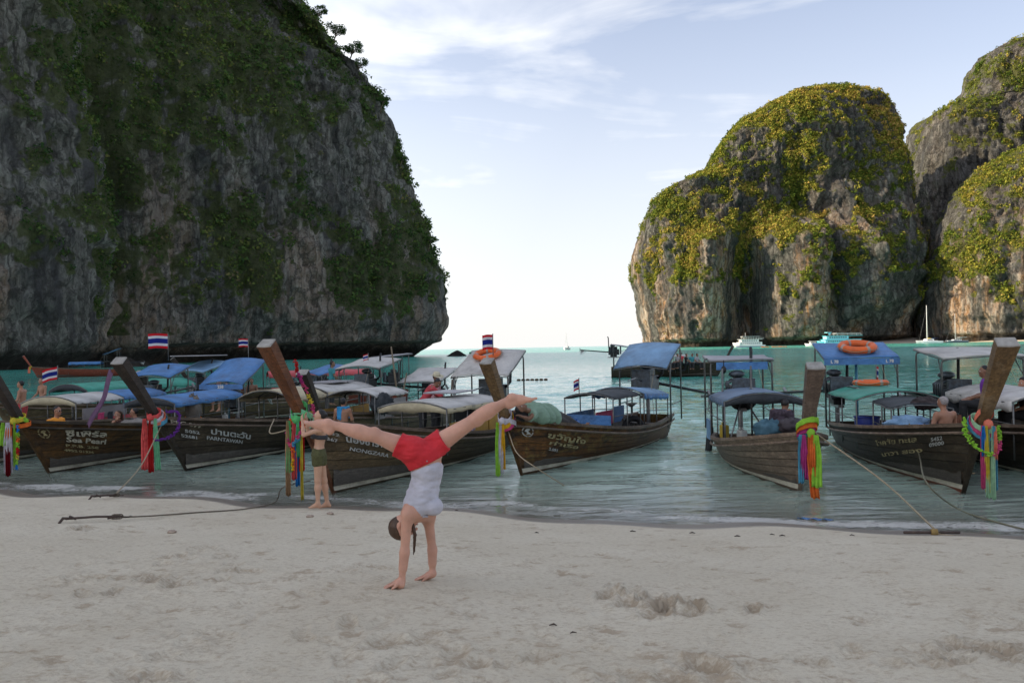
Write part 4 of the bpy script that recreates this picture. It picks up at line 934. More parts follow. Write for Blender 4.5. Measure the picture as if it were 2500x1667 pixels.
# 09000 boat
b6.canopy(3.2, 5.6, 1.30, 1.30, .85, .18, .02, T_GREEN, 3); b6.canopy(1.9, 3.1, 1.22, 1.28, .55, .08, .0, T_DARK, 3)
b6.awning(6.0, 7.3, -.85, .85, 2.10, 2.45, T_BLUE, arch=.0, legs=((.05, .0), (.9, .0))); b6.post(6.5, 0, .4, 2.1, .035, mat=M_POLEB); b6.engine(6.3, .5, 1.3, 1.1, 2.6, .3, -.2)
b6.box('awning_valance', (5.98, 0, 2.01), (.03, 1.7, .15), T_BLUE)
for y in (-.62, .62): awn_text(b6, 'L 78', (5.955, y, 1.98), .10, M_WPRINT, 0)
# boat at the right edge
b7.canopy(2.2, 4.9, 1.36, 1.38, .85, .16, .18, T_WHITE, 4, trim=T_WHITE); b7.awning(5.0, 6.6, -.9, .85, 2.10, 2.28, T_WHITE, arch=.04, legs=((.05, .1), (.9, .1))); b7.engine(6.0, .3, 1.25, 1.1, 2.2, .1, -.2)
b7.box('engine_cover', (5.0, .5, 1.15), (.55, .5, .55), T_DARK, rz=.4)
# left boats
b0.canopy(3.4, 5.4, 1.28, 1.28, .8, .18, .04, T_WHITE, 3, front=T_CREAM); b0.canopy(5.45, 7.6, 1.30, 1.30, .8, .16, .08, T_BLUE, 3); b0.awning(7.9, 9.2, -.75, .75, 1.75, 2.1, T_BLUE, arch=.1); b0.engine(8.3, 0, 1.2, 1, 2.4, .1, .1)
b0.box('side_sheet', (4.6, -.80, .95), (1.9, .03, .30), T_GREY); b0.box('side_panel', (4.6, -.82, .68), (2.3, .02, .22), T_RED)
m1.canopy(1.9, 6.8, 1.36, 1.36, .88, .22, .08, T_GREEN, 6, front=T_DARK); m1.awning(7.3, 8.8, -.8, .8, 1.75, 2.15, T_BLUEP, arch=.08); m1.engine(8.0, 0, 1.2, 1.1, 2.4, .1, .1)
m1.box('roof_panel', (8.2, .2, 2.42), (1.6, 1.5, .04), T_PANEL)
m2.canopy(2.6, 7.2, 1.50, 1.50, .8, .14, .14, T_RED, 5); m2.awning(7.4, 9.2, -.7, .7, 2.15, 2.3, T_PANEL, arch=.03); m2.engine(8.4, 0, 1.1, 1, 2.4, .1, .1)
m2.box('side_panel', (4.9, -.9, .82), (4.4, .03, .22), T_RED)
m3.canopy(1.0, 3.0, 1.30, 1.30, .72, .16, .05, T_WHITE, 3); m3.box('side_sheet', (1.95, -.70, .92), (1.9, .02, .50), T_GREY); m3.awning(5.3, 7.0, -.7, .7, 1.45, 1.85, T_WHITE, arch=.03); m3.engine(6.6, 0, 1.1, 1, 2.6, .6, -.1)
m4.engine(6.9, 0, 1.15, 1.1, 2.6, -.1, .1); m4.awning(6.2, 7.8, -.7, .7, 1.5, 1.85, T_BLUE, arch=.1); m4.engine(5.6, .3, 1.05, .9, 2.2, -.3, .0)
# ------------------------------------------------------------------ scarves and garlands on the prows
scarves(b1, [('lime', -.16, .55, .12), ('orange', -.04, .42, .13, .02), ('white', -.06, 1.20, .17, .0), ('lime', .06, 1.05, .05, .0), ('maroon', -.06, 1.28, .10, -.02)],
        [('yellow', .05, .05), ('lime', -.02, -.06), ('orange', -.08, .03)], 'lime, orange and white scarves on the leftmost prow', knot='yellow',
        garl=[(['blue', 'lime', 'orange', 'lime', 'red', 'yellow', 'lime', 'blue'], [(-.22, -.14, -.1), (-.25, -.17, -.4), (-.25, -.15, -.7), (-.25, -.13, -.95)], .04, 34)])
scarves(b2, [('coral', -.08, 1.22, .15), ('red', .02, 1.3, .12, -.03), ('mint', .13, 1.25, .12, -.01, .04), ('coral', -.02, .5, .09, .03)],
        [('coral', .06, .07), ('white', .0, .09), ('salmon', -.05, .10), ('cyan', -.09, .07)], 'coral red and mint scarves with a purple garland', knot='coral',
        garl=[(['purple'], [(.10, -.17, .10), (.28, -.32, .05), (.22, -.36, -.25), (.02, -.30, -.42), (-.18, -.12, -.46)], .045, 34)])
scarves(b3, [('green', -.10, 1.0, .12), ('coral', -.02, 1.15, .12, -.02), ('blue', .06, 1.28, .13, -.01), ('red', .12, .98, .10), ('tan', -.11, 1.45, .09, -.03), ('yellow', .12, 1.55, .05, -.02), ('green', .10, .7, .07, .02)],
        [('green', .12, .12), ('mint', .02, -.10), ('paleg', -.06, .10)], 'green, red and blue scarves with orange and pink flowers beside the standing woman', knot='green',
        garl=[(['orange', 'pink', 'cyan', 'pink', 'magenta', 'orange'], [(-.16, -.2, .0), (-.3, -.16, -.25), (-.3, .0, -.42), (-.24, .12, -.3), (-.1, .16, -.02)], .05, 30),
              (['orange', 'gold'], [(-.3, -.02, -.42), (-.3, -.02, -.58), (-.3, -.02, -.8)], .045, 8), (['orange', 'pink', 'yellow', 'pink', 'magenta', 'red'], [(.12, -.28, -.10), (.02, -.22, .10), (-.04, -.17, .35), (-.18, -.14, .62), (-.35, -.13, .95)], .05, 30)])
scarves(b4, [('lime', -.07, 1.20, .10), ('white', -.01, 1.15, .10, -.02), ('gold', .05, 1.05, .08)], [('white', .08, .10), ('gold', .02, .12), ('pink', -.03, .12), ('white', -.06, -.06)], 'lime, white and gold scarves on the prow behind the raised right foot', z=1.12, knot='white')
scarves(b5, [('lime', .08, .98, .18, .04), ('orange', .0, 1.20, .15, .0, .06), ('magenta', -.09, .85, .12, -.02), ('cyan', -.14, .92, .10, -.04), ('orange', .02, .6, .10)],
        [('cyan', -.06, -.05), ('magenta', -.02, -.07), ('orange', .05, -.08), ('lime', .12, -.10)], 'broad lime and orange scarves on the grey upright prow', knot='lime')
scarves(b6, [('paleg', .0, 1.30, .09), ('pink', -.07, 1.15, .08), ('yellow', -.03, 1.2, .07, .02), ('cyan', .07, 1.15, .08), ('paleg', .04, 1.32, .06, .02), ('salmon', .08, .6, .05), ('blue', -.08, .55, .07)],
        [('salmon', .12, -.14), ('paleg', .0, .10), ('pink', -.05, .12), ('cyan', -.09, .13)], 'pastel ribbons with a lime flower garland on the thick prow at right', knot='salmon',
        garl=[(['lime', 'lime', 'lime', 'pink', 'lime'], [(.02, .24, .05), (-.08, .26, -.16), (-.22, .15, -.36), (-.30, .0, -.44), (-.28, -.12, -.34), (-.14, -.18, -.05)], .05, 36)])
# thin violet net hanging from the second prow
tp = b2.w(b2.top[0]); o = MB(); o.grid(lambda i, j: (tp.x-.12+.10*(j-.5)*(1-i*.3)-.45*i**1.4-.02*math.sin(i*9), tp.y+.05, tp.z-.12-1.05*i+.05*math.sin(j*6)), 14, 6)
tag(o.build('violet_sash', mcloth('violet_gauze', (.20, .12, .20)), None, True, solid=.004), 'faded violet sash hanging from the blunt dark prow top', 'sash')
# yellow flower sprigs on the second prow
# ------------------------------------------------------------------ flags
flag(411, 815, 851, 26, 50, 'large flag over the blue awnings left of the red prow', 880, -1, -.05); flag(607, 827, 847, 27, 24, 'small flag on a thin mast left of the red brown prow', 900, -1, -.04)
flag(141, 895, 925, 19.0, 40, 'flag flying low above the green canopy at left', 930, -1, .22); flag(899, 864, 878, 25, 13, 'tiny flag on the white stern awning behind the split legs', 880, -1, .2)
flag(1204, 817, 853, 20.4, 26, 'torn flag above the white awning at the centre', 868, -1, .0); flag(1414, 925, 950, 19.3, 14, 'small drooping flag on the canopy of the boat with the sleeping man', 962, -1, .35)
flag(2140, 893, 925, 18.4, 8, 'narrow limp flag on the post of the blue awning at right', 945, 1, .6)
# ------------------------------------------------------------------ rings, floats, gear in the boats
c = b6.w((6.55, -.05, 2.36)); life_ring(c, .36, (0, R(-14), b6.ang), 'orange life ring lying on the blue awning at right', .09)
life_ring(b6.w((4.9, .1, 1.56)), .32, (0, 0, b6.ang), 'faded orange life ring on the green canopy', .06)
life_ring(b3.w((7.15, .1, 2.34)), .30, (0, R(-20), b3.ang), 'orange life ring on the white awning behind the central prow', .075)
def top(name, mb, mat, label, cat, group=None, smooth=True, **k): return tag(mb.build(name, mat, None, smooth, **k), label, cat, group)
P = b5.w(b5.pt(.97, .8, 1)+Vector((0, .12, 0))); top('tyre_fender', MB().tube([P+Vector((-.05+.04*math.sin(a), .30*math.cos(a)*.3, -.05+.34*math.sin(a))) for a in np.linspace(0, 2*math.pi, 26, endpoint=False)], .06, 10, closed=True), M_TYRE, 'black tyre fender hanging on the stern quarter of the grey boat', 'tyre')
P = b4.w((5.2, -.3, .45)); top('tyre', MB().tube([P+Vector((.22*math.cos(a), .05*math.cos(a), .22*math.sin(a))) for a in np.linspace(0, 2*math.pi, 26, endpoint=False)], .07, 10, closed=True), M_TYRE, 'black tyre leaning on the pink panel of the rusty boat', 'tyre')
def drum(P, r, h, mat, label, name='drum', cat='drum', tap=.9):
    t = empty(name, P, label, cat)
    MB().tube([(0, 0, 0), (0, 0, h*.05), (0, 0, h*.5), (0, 0, h)], [r*tap, r*.97*tap, r*.96, r], 20).build('body', mat, t, True, bevel=.01)
    MB().tube([(0, 0, h-.02), (0, 0, h+.012)], r*1.05, 20).build('rim', mat, t, True); return t
drum(b6.w((2.75, .15, .34)), .23, .52, mcol('deep_blue_plastic', (.03, .05, .26), .4, .15), 'deep blue plastic tub under the black steering bowl')
drum(b6.w((4.1, .40, .45)), .26, .42, mcol('deep_blue_plastic', (.03, .05, .26), .4, .15), 'wide dark blue tub at the rear of the 09000 boat')
P = b6.w((2.3, .1, .42)); t = empty('water_can', P, 'off white plastic can with a thin neck in the 09000 boat', 'can')
pc = mcol('milky_plastic', (.50, .42, .33), .5, .1)
MB().tube([(0, 0, 0), (0, 0, .03), (0, 0, .33), (0, 0, .39), (0, 0, .41)], [.13, .15, .15, .12, .05], 18).build('body', pc, t, True); MB().tube([(0, 0, .41), (0, 0, .62)], .014, 8).build('spout', M_ROPE, t, True)
t = empty('funnel_stand', b6.w((3.2, .12, .35)), 'black bowl on a thin stand above the blue tub', 'stand')
MB().tube([(0, 0, 0), (0, 0, .85)], .012, 6).build('stem', M_ENG, t, True); MB().tube([(0, 0, .85), (0, 0, .90), (0, 0, .97)], [.04, .12, .20], 18).build('bowl', M_ENG, t, True)
def crumple(P, size, mat, label, name, cat, seed=0, rz=0, parent=None):
    v = []; n, m = 26, 14; th = np.linspace(0, 2*np.pi, n, endpoint=False); ph = np.linspace(0, np.pi, m); T, F = np.meshgrid(th, ph, indexing='ij')
    d = 1+.55*fbm(np.cos(T)*np.sin(F)*2.2+seed, np.sin(T)*np.sin(F)*2.2, np.cos(F)*2.2, 3, seed+3, .6, True)
    V = np.stack([np.cos(T)*np.sin(F)*size[0]*d, np.sin(T)*np.sin(F)*size[1]*d, np.cos(F)*size[2]*d], -1).reshape(-1, 3)
    o = np_obj(name, V, grid_faces(n, m, True), mat); o.location = P; o.rotation_euler = (0, 0, rz); o.parent = parent
    if label: tag(o, label, cat)
    return o
crumple(b6.w((1.6, .35, .95)), (.36, .26, .13), T_BLUEP, 'crumpled pale blue tarpaulin on the bow of the 09000 boat', 'tarpaulin', 'tarpaulin', 2, .4)
crumple(b6.w((1.25, .2, .85)), (.25, .25, .11), T_BLUE, 'small blue bundle beside the pale tarpaulin', 'bundle', 'bundle', 5, 0)
crumple(b6.w((2.15, -.15, 1.30)), (.22, .12, .10), mcol('dark_flower_cloth', (.04, .03, .03), .8, .9, 20), 'dark flowery bundle draped on the black canopy end', 'bundle', 'bundle', 8, 0)
for k, (dx, h) in enumerate(((0, .34), (.12, .30), (.24, .26), (.34, .32))):
    P = b6.w((1.55+dx*.6, -.38-dx*.5, .78)); top('firewood', MB().tube([P, P+Vector((-.05+.03*k, 0, h*.5)), P+Vector((.02*k, .02, h))], [.05, .055, .035], 7), mcol('split_log', (.13, .045, .02), .8, .4, 9), 'split logs standing in a row in the bow of the 09000 boat', 'log', 'upright split logs')
crumple(b5.w((2.0, .05, .82)), (.24, .24, .17), mcol('teal_bag_cloth', (.05, .12, .16), .7, .25), 'teal bag on the fore deck of the grey boat', 'bag', 'bag', 9)
crumple(b5.w((1.7, -.3, .92)), (.19, .18, .13), mcol('dark_bag_cloth', (.05, .04, .045), .7, .25), 'dark bag beside the teal bag on the grey boat', 'bag', 'bag', 12)
crumple(m3.w((1.2, -.80, 1.08)), (.24, .16, .24), T_DARK, 'black rag bundle hanging on the grey side sheet', 'bundle', 'bundle', 14)
crumple(b1.w((4.6, -.55, .95)), (.16, .16, .36), mcol('grey_brown_cloth', (.14, .12, .10), .8, .3), 'grey brown cloth hanging beside the passengers of the Sea Pearl boat', 'cloth', 'cloth', 15)
crumple(b1.w((2.6, -.2, .82)), (.26, .2, .10), mcol('grey_cloth', (.20, .18, .16), .8, .3), 'grey heap of canvas in the Sea Pearl boat', 'canvas heap', 'heap', 16)
def hang(P, w, h, rz, mat, label, fold=.02):
    o = MB().grid(lambda i, j: (w*(i-.5), fold*math.sin(i*15+j)-.03*(j < .1), -h*j*(1+.08*math.sin(i*6))), 12, 6).build('towel', mat, None, True, solid=.008); o.location = P; o.rotation_euler = (0, 0, rz); return tag(o, label, 'towel')
hang(b3.w((3.65, -.92, 1.02)), .22, .34, b3.ang, mcol('pink_towel', (.42, .10, .16), .9, .25, 10), 'dark pink towel hung on the yellow side panel')
hang(b3.w((3.95, -.92, 1.02)), .22, .32, b3.ang, mcol('lilac_towel', (.42, .36, .44), .9, .2, 10), 'lilac towel hung beside the pink towel')
hang(b2.w((2.75, -.90, 1.0)), .26, .26, b2.ang, mcol('pale_towel', (.40, .38, .44), .9, .15, 10), 'pale towel hung on the rail behind the Parntawan lettering')
hang(b0.w((4.2, -.95, .95)), .26, .22, b0.ang, T_PINK, 'magenta towel on the boat at the left edge'); hang(b0.w((4.6, -.95, .95)), .22, .24, b0.ang, T_DARK, 'black towel on the boat at the left edge')
# loose gear in the boats
JC = mcol('yellow_can_plastic', (.50, .36, .05), .5, .15, dirt=.4); JB = mcol('blue_can_plastic', (.04, .14, .38), .5, .15, dirt=.3); JW = mcol('white_can_plastic', (.50, .50, .46), .5, .15, dirt=.4); LV = mcol('orange_vest_cloth', (.70, .16, .03), .8, .2, dirt=.2)
def jerry(bt, a, y, z, mat, label):
    t = empty('jerry_can', bt.w((a, y, z)), label, 'jerry can', None, bt.ang+.3)
    MB().box((0, 0, .15), (.22, .15, .30)).build('body', mat, t, bevel=.03); MB().tube([(-.06, 0, .30), (-.04, 0, .345), (.05, 0, .345), (.07, 0, .30)], .012, 6).tube([(.08, 0, .29), (.09, 0, .35)], .022, 8).build('handle', mat, t, True)
jerry(b1, 6.3, -.5, .42, JW, 'white fuel can near the stern of the Sea Pearl boat'); jerry(b3, 6.1, -.55, .42, JW, 'white fuel can near the stern of the Nongzara boat'); jerry(b4, 2.3, -.1, .56, JB, 'blue fuel can behind the legs of the sleeping man')
jerry(b5, 3.2, .35, .40, JW, 'white fuel can under the grey blue canopy'); jerry(b5, 4.5, .5, .38, JC, 'yellow fuel can near the stern of the grey boat'); jerry(b6, 4.9, .1, .45, JB, 'blue fuel can under the green canopy at right')
for (bt, a, y, z, sc_, lb) in ((b3, 3.3, -.3, .62, 1, 'orange life vests piled in the front of the Nongzara boat'), (b2, 5.6, .1, .62, 1, 'orange life vests under the white canopy of the Parntawan boat'), (b1, 5.4, .0, .62, 1, 'orange life vests under the blue canopy of the Sea Pearl boat')):
    crumple(bt.w((a, y, z)), (.26*sc_, .18*sc_, .13*sc_), LV, lb, 'life_vests', 'life vests', int(a*9))
for (bt, a, y, z, mt, lb) in ((b2, 6.6, -.35, .44, JW, 'white cool box at the stern of the Parntawan boat'), (b5, 3.6, -.35, .36, JB, 'blue cool box under the grey blue canopy')):
    t = empty('cool_box', bt.w((a, y, z)), lb, 'cool box', None, bt.ang); MB().box((0, 0, .12), (.42, .28, .24)).build('body', mt, t, bevel=.02); MB().box((0, 0, .265), (.45, .31, .05)).build('lid', JW, t, bevel=.015)
# bamboo poles standing among the boats
for (px, y0, px1, y1, Y, lb) in ((955, 846, 978, 965, 24, 'tall thin bamboo pole leaning left among the boats'), (993, 910, 972, 962, 24.2, 'short pole leaning right beside the tall bamboo pole'), (1104, 926, 1098, 1000, 21, 'dark upright stick behind the man in the straw hat')):
    top('bamboo_pole', MB().tube([W(px1, y1+60, Y), W(px, y0, Y)], [.035, .022], 8), mcol('bamboo', (.17, .13, .085), .7, .2), lb, 'pole', 'poles standing among the boats')
# lamps on the white awning
for (px, py, c, lb) in ((1148, 866, (.01, .16, .06), 'green lamp on the left corner of the white awning'), (1247, 866, (.4, .02, .02), 'red lamp on the right corner of the white awning')):
    P = W(px, py, 21.3); t = empty('navigation_lamp', P, lb, 'lamp'); MB().tube([(0, 0, -.05), (0, 0, -.02)], .05, 10).build('base', M_ENG, t, True); MB().ell((0, 0, .02), (.035, .035, .06), 10, 6).build('lens', mcol('lens%d' % px, c, .2, .1), t, True)
# ------------------------------------------------------------------ mooring ropes and anchors
def g3(px, py, dz=.02): p = gpt(px, py); p.z += dz; return p
rope([b2.w((b2.ast(1.1), -.05, 1.05)), W(345, 1135, 15.2), g3(283, 1213, .05)], .012, 'rope from the coral scarf prow down to the first anchor')
rope([b3.w((b3.ast(.9), .1, .3)), W(690, 1190, 13.0), g3(672, 1228), g3(600, 1245), g3(480, 1254), g3(380, 1262), g3(300, 1270, .04)], .010, 'dark rope lying over the sand to the left anchor', M_ROPED)
rope([b4.w((b4.ast(.9)-.05, 0, .9)), W(1262, 1105, 14.2), W(1310, 1142, 13.6), g3(1379, 1186, .0)], .010, 'thin rope running from the rusty boat into the shallow water')
rope([b5.w(b5.pt(.02, 1, -1)+Vector((0, 0, .05))), W(2150, 1170, 11.8), g3(2282, 1303, .06)], .013, 'pale taut rope running down to the iron bar on the sand', sag=.0)
rope([b6.w(b6.pt(.16, 1, 1)+Vector((0, .02, .05))), b6.w(b6.pt(.13, .6, 1)+Vector((0, .09, 0))), W(2262, 1178, 11.3), g3(2330, 1240), g3(2400, 1268), g3(2530, 1303)], .012, 'greenish rope hanging down the side of the 09000 boat', mcol('green_rope', (.16, .15, .10), .9))
rope([b2.w(b2.pt(.30, 1, -1)+Vector((0, 0, .04))), W(660, 1057, 16.5), b3.w((b3.ast(1.25), .12, 1.25))], .013, 'slack rope linking the Parntawan boat to the tall prow', sag=.1)
M_IRON = mcol('rusty_iron', (.085, .06, .05), .75, .4, 14, metal=.3)
def anchor(p0, p1, label, hook=.14):
    a = g3(*p0, .05); b = g3(*p1, .05); t = empty('anchor', a, label, 'anchor'); d = b-a
    MB().tube([(0, 0, 0), d*.5+Vector((0, 0, .01)), d], .014, 8).build('shank', M_IRON, t, True)
    MB().tube([(0, 0, 0), (-.04, -.02, .01), (-.07, -.05, -.04), (-.05, -.08, -.10)], [.018, .018, .016, .008], 8).build('fluke', M_IRON, t, True)
    MB().tube([(.02, 0, 0), (.0, .05, .015), (.03, .12, -.03)], .014, 8).build('fluke', M_IRON, t, True)
    MB().tube([d*.88+Vector((-.08, -.06, -.01)), d*.9, d+Vector((.05, .06, -.02))], .010, 6).build('stock', M_IRON, t, True)
    for k in range(3): MB().tube([d*(.84+.05*k)+Vector((.028*math.cos(q), .028*math.cos(q), .028*math.sin(q))) for q in np.linspace(0, 2*math.pi, 12, endpoint=False)], .008, 5, closed=True).build('rope_turn', M_ROPED, t, True)
anchor((165, 1276), (300, 1270), 'long grey anchor lying on the dry sand at left'); anchor((232, 1219), (290, 1215), 'small dark anchor at the edge of the wet sand')
a = g3(2207, 1305, .03); b = g3(2343, 1305, .03); t = empty('iron_bar', a, 'brown iron bar lying on the sand under the taut rope', 'bar'); d = b-a
MB().tube([(0, 0, 0), d], .018, 8).build('bar', M_IRON, t, True)
for k in range(6): MB().tube([d*(.50+.018*k)+Vector((.01*math.cos(q), .034*math.cos(q), .034*math.sin(q))) for q in np.linspace(0, 2*math.pi, 12, endpoint=False)], .011, 6, closed=True).build('rope_turn', mcol('yellow_brown_rope', (.30, .20, .07), .9), t, True)
MB().tube([d*.52, d*.58+Vector((.05, -.03, -.02)), d*.66+Vector((.06, -.1, -.015)), d*.8+Vector((.08, -.12, -.02))], .009, 5).build('loose_end', M_ROPE, t, True)
DW = []
# ------------------------------------------------------------------ driftwood, weed
for (px, py, s, lb) in ((1115, 1247, .04, 'a'), (320, 1262, .05, 'a'), (1690, 1302, .05, 'a'), (1910, 1309, .05, 'a'), (1885, 1306, .04, 'a'), (2080, 1308, .04, 'a'), (1350, 1528, .035, 'a'), (1400, 1548, .03, 'a'), (1800, 1310, .05, 'a'), (1545, 1298, .05, 'a'), (1310, 1302, .04, 'a')):
    s *= .7; p = g3(px, py, .008); v = [(random.uniform(-1, 1)*s, random.uniform(-.5, .5)*s, 0) for _ in range(3)]
    tag(MB().tube([p+Vector((-s, 0, 0)), p+Vector(v[0])*.3+Vector((0, 0, .008)), p+Vector((s, v[1][1], 0))], [s*.12, s*.26, s*.1], 6).build('driftwood', mcol('dark_driftwood', (.06, .045, .035), .9, .4), None, True), ['scrap of driftwood by the water right of the handstand', 'driftwood scrap beside the left anchor rope', 'driftwood scrap below the rusty boat and the grey boat', 'driftwood scrap below the grey boat prow', 'smaller driftwood scrap just left of the one below the grey prow', 'driftwood scrap between the grey boat and the iron bar', 'dark stick in the middle of the foreground sand', 'dark stick just right of and nearer than the other foreground stick', 'driftwood scrap left of the one below the grey prow', 'driftwood scrap at the wet sand before the rusty boat', 'driftwood scrap by the water right of the braid'][DW.append(0) or len(DW)-1], 'driftwood', 'driftwood scraps')
for k, (px, py, lb) in enumerate(((757, 1262, 'lump of coral rubble on the sand below the feet of the standing woman'), (420, 1300, 'lump of coral rubble on the sand right of the long anchor'), (806, 1255, 'lump of coral rubble at the wet sand right of the standing woman'))): crumple(g3(px, py, .01), (.04, .028, .018), mcol('coral_bit', (.36, .28, .22), .9, .2), lb, 'coral_lump', 'coral', 30+k)
# ------------------------------------------------------------------ distant vessels
VW = mcol('white_gelcoat', (.72, .72, .70), .35, .06, 2); VT = mcol('turquoise_paint', (.10, .50, .58), .4, .08, 2); VT2 = mcol('pale_turquoise_paint', (.25, .62, .70), .4, .06, 2); VD = mcol('dark_windows', (.03, .05, .07), .2, .1); VN = mcol('navy_paint', (.02, .05, .20), .4, .1); VG = mcol('grey_hull_paint', (.10, .12, .15), .4, .1)
def hullmesh(L, B, h0, h1, n=16, sh=.25):
    mb = MB(); vs = []
    for i in range(n+1):
        u = i/n; f = math.sin(math.pi/2*min(1, u/.4))**.8; top_ = h0+(h1-h0)*(1-u)**2; xo = L*u
        for (fy, z, dx) in ((1, top_, -sh*(1-u)*2), (.92, top_*.45, 0), (.6, -.3, .2*(1-u))): vs.append((xo+dx*(1 if u < .5 else 0), B/2*f*fy, z))
    m = len(vs); vs += [(x, -y, z) for x, y, z in vs]; fs = []
    for i in range(n):
        for j in range(2): fs += [(i*3+j, i*3+j+1, (i+1)*3+j+1, (i+1)*3+j), (m+i*3+j, m+(i+1)*3+j, m+(i+1)*3+j+1, m+i*3+j+1)]
        fs.append((i*3, (i+1)*3, m+(i+1)*3, m+i*3))
    fs.append((n*3, n*3+1, n*3+2, m+n*3+2, m+n*3+1, m+n*3)); mb.add(vs, fs); return mb
def vessel(px, py, Y, aft, label, cat, L, B, hull, h0=1.2, h1=2.0, decks=(), windows=(), extra=None, name='tour_boat', group=None):
    p = W(px, py, Y); t = empty(name, (p.x, p.y, 0), label, cat, group, math.atan2(aft[1], aft[0]))
    hullmesh(L, B, h0, h1).build('hull', hull, t, True)
    for (x0, x1, z0, z1, w, mat, nm) in decks: MB().box(((x0+x1)/2, 0, (z0+z1)/2), (x1-x0, w, z1-z0)).build(nm, mat, t, bevel=min(.12, (z1-z0)*.3))
    for (x0, x1, z, w, n, ww, wh) in windows:
        for i in range(n):
            for sd in (-1, 1): MB().box((x0+(x1-x0)*(i+.5)/n, sd*w/2, z), (ww, .06, wh)).build('window', VD, t)
    if extra: extra(t)
    return t
def rails(t, x0, x1, z, w, h=.9, n=8, mat=None):
    mb = MB()
    for sd in (-1, 1):
        mb.tube([(x0, sd*w/2, z+h), (x1, sd*w/2, z+h)], .05, 5)
        for i in range(n+1): mb.tube([(x0+(x1-x0)*i/n, sd*w/2, z), (x0+(x1-x0)*i/n, sd*w/2, z+h)], .05, 4)
    mb.build('railing', mat or VW, t)
# turquoise tour boat
def ext1(t):
    rails(t, 9, 26, 5.9, 5.6); MB().box((6.6, 0, 7.9), (2.6, 4.2, .35)).box((7.5, 0, 7.3), (.9, .5, 1.6)).build('radar_arch', VT2, t); MB().box((18, 0, 7.35), (15, 5.6, .14)).build('sun_roof', VW, t)
    mb = MB()
    for x in (11, 14, 17, 20, 23, 25.3):
        for sd in (-1, 1): mb.tube([(x, sd*2.6, 5.9), (x, sd*2.6, 7.3)], .06, 5)
    mb.build('roof_posts', VW, t)
vessel(1996, 845, 480, (1, .05), 'large turquoise two deck tour boat anchored before the island', 'tour boat', 27, 6.5, VT, 1.5, 3.0, ((3.5, 25.5, 1.4, 3.6, 5.9, VT2, 'main_cabin'), (2.8, 26, 3.6, 3.8, 6.3, VT, 'deck_edge'), (4.5, 18, 3.8, 5.7, 5.2, VT2, 'upper_cabin'), (4, 26.5, 5.7, 5.9, 6.0, VT, 'roof')),
       ((5, 17, 2.6, 5.95, 9, .9, .7), (19, 25, 2.6, 5.95, 3, 1.3, 1.1), (6, 17, 4.9, 5.25, 8, .9, .7)), ext1)
def ext2(t):
    rails(t, 6, 19, 4.9, 4.4, .8); MB().tube([(8, 0, 6.5), (8, 0, 9)], .07, 6).build('mast', VW, t); MB().box((11, 0, 6.6), (11, 4.4, .15)).build('sun_roof', VW, t)
    mb = MB(); [mb.tube([(x, sd*2, 4.9), (x, sd*2, 6.6)], .06, 5) for x in (6.5, 9.5, 12.5, 16) for sd in (-1, 1)]; mb.build('roof_posts', VW, t); MB().box((10, 0, .15), (17, 4.9, .4)).build('boot_stripe', VN, t)
vessel(1790, 845, 500, (1, .1), 'white two deck tour boat with a blue stripe before the orange cliff', 'tour boat', 20, 5.2, VW, 1.3, 3.0, ((3, 18, 1.3, 3.1, 4.6, VW, 'main_cabin'), (4.5, 16, 3.2, 4.7, 4.0, VW, 'upper_cabin'), (3.5, 18.5, 4.7, 4.9, 4.6, VW, 'roof')), ((4, 17, 2.3, 4.65, 10, .7, .6), (5, 15, 4.0, 4.05, 7, .8, .6)), ext2)
vessel(1966, 845, 465, (1, -.1), 'small white speedboat in front of the turquoise boat', 'speedboat', 10, 3, VW, .9, 1.7, ((2.5, 6, 1.0, 2.3, 2.2, VW, 'cabin'), (2.2, 8.6, 2.9, 3.05, 2.4, VW, 'roof')), ((3, 5.6, 1.8, 2.25, 3, .6, .5),), lambda t: MB().tube([(3, 1, 2.2), (3, 1, 3)], .05, 5).tube([(3, -1, 2.2), (3, -1, 3)], .05, 5).tube([(8, 1, 1), (8, 1, 3)], .05, 5).tube([(8, -1, 1), (8, -1, 3)], .05, 5).build('roof_posts', VW, t), 'speedboat')
def sail(t, x, h, boom, hw=.14):
    MB().tube([(x, 0, 1), (x, 0, h)], [hw, hw*.6], 8).build('mast', VW, t, True); MB().tube([(x, 0, 3), (x+boom, 0, 3.1)], .16, 8).build('boom', VW, t, True)
    MB().tube([(x, 0, h*.97), (.3, 0, 1.6)], .035, 4).tube([(x, 0, h*.97), (x+boom*1.15, 0, 1.4)], .03, 4).tube([(x, 0, h*.75), (x, 1.8, 1.2)], .03, 4).tube([(x, 0, h*.75), (x, -1.8, 1.2)], .03, 4).build('rigging', M_STEEL, t)
# catamaran: two hulls
Yc = 560; p = W(2243, 835, Yc); t = empty('catamaran', (p.x, p.y, 0), 'white catamaran with a tall mast and yellow sail cover', 'catamaran', None, .12)
for sd in (-1, 1): h = hullmesh(16, 1.8, 1.5, 2.0); h.v = [(x, y+sd*2.9, z) for x, y, z in h.v]; h.build('hull', VW, t, True)
MB().box((8, 0, 1.45), (9, 6, .7)).build('bridge_deck', VW, t, bevel=.2); MB().box((7.5, 0, 2.4), (6, 4.6, 1.3), taper=.8).build('cabin', VW, t, bevel=.25)
for x in (5.6, 7.0, 8.4): [MB().box((x, sd*2.18, 2.45), (1.1, .08, .5)).build('window', VD, t) for sd in (-1, 1)]
MB().box((11.5, 0, 3.4), (4, 4, .15)).build('bimini', VN, t); sail(t, 6.4, 26.5, 5.5, .3); MB().tube([(6.6, 0, 3.4), (9.3, 0, 3.3)], .38, 8).build('sail_cover', mcol('yellow_cover', (.7, .5, .05), .6), t, True)
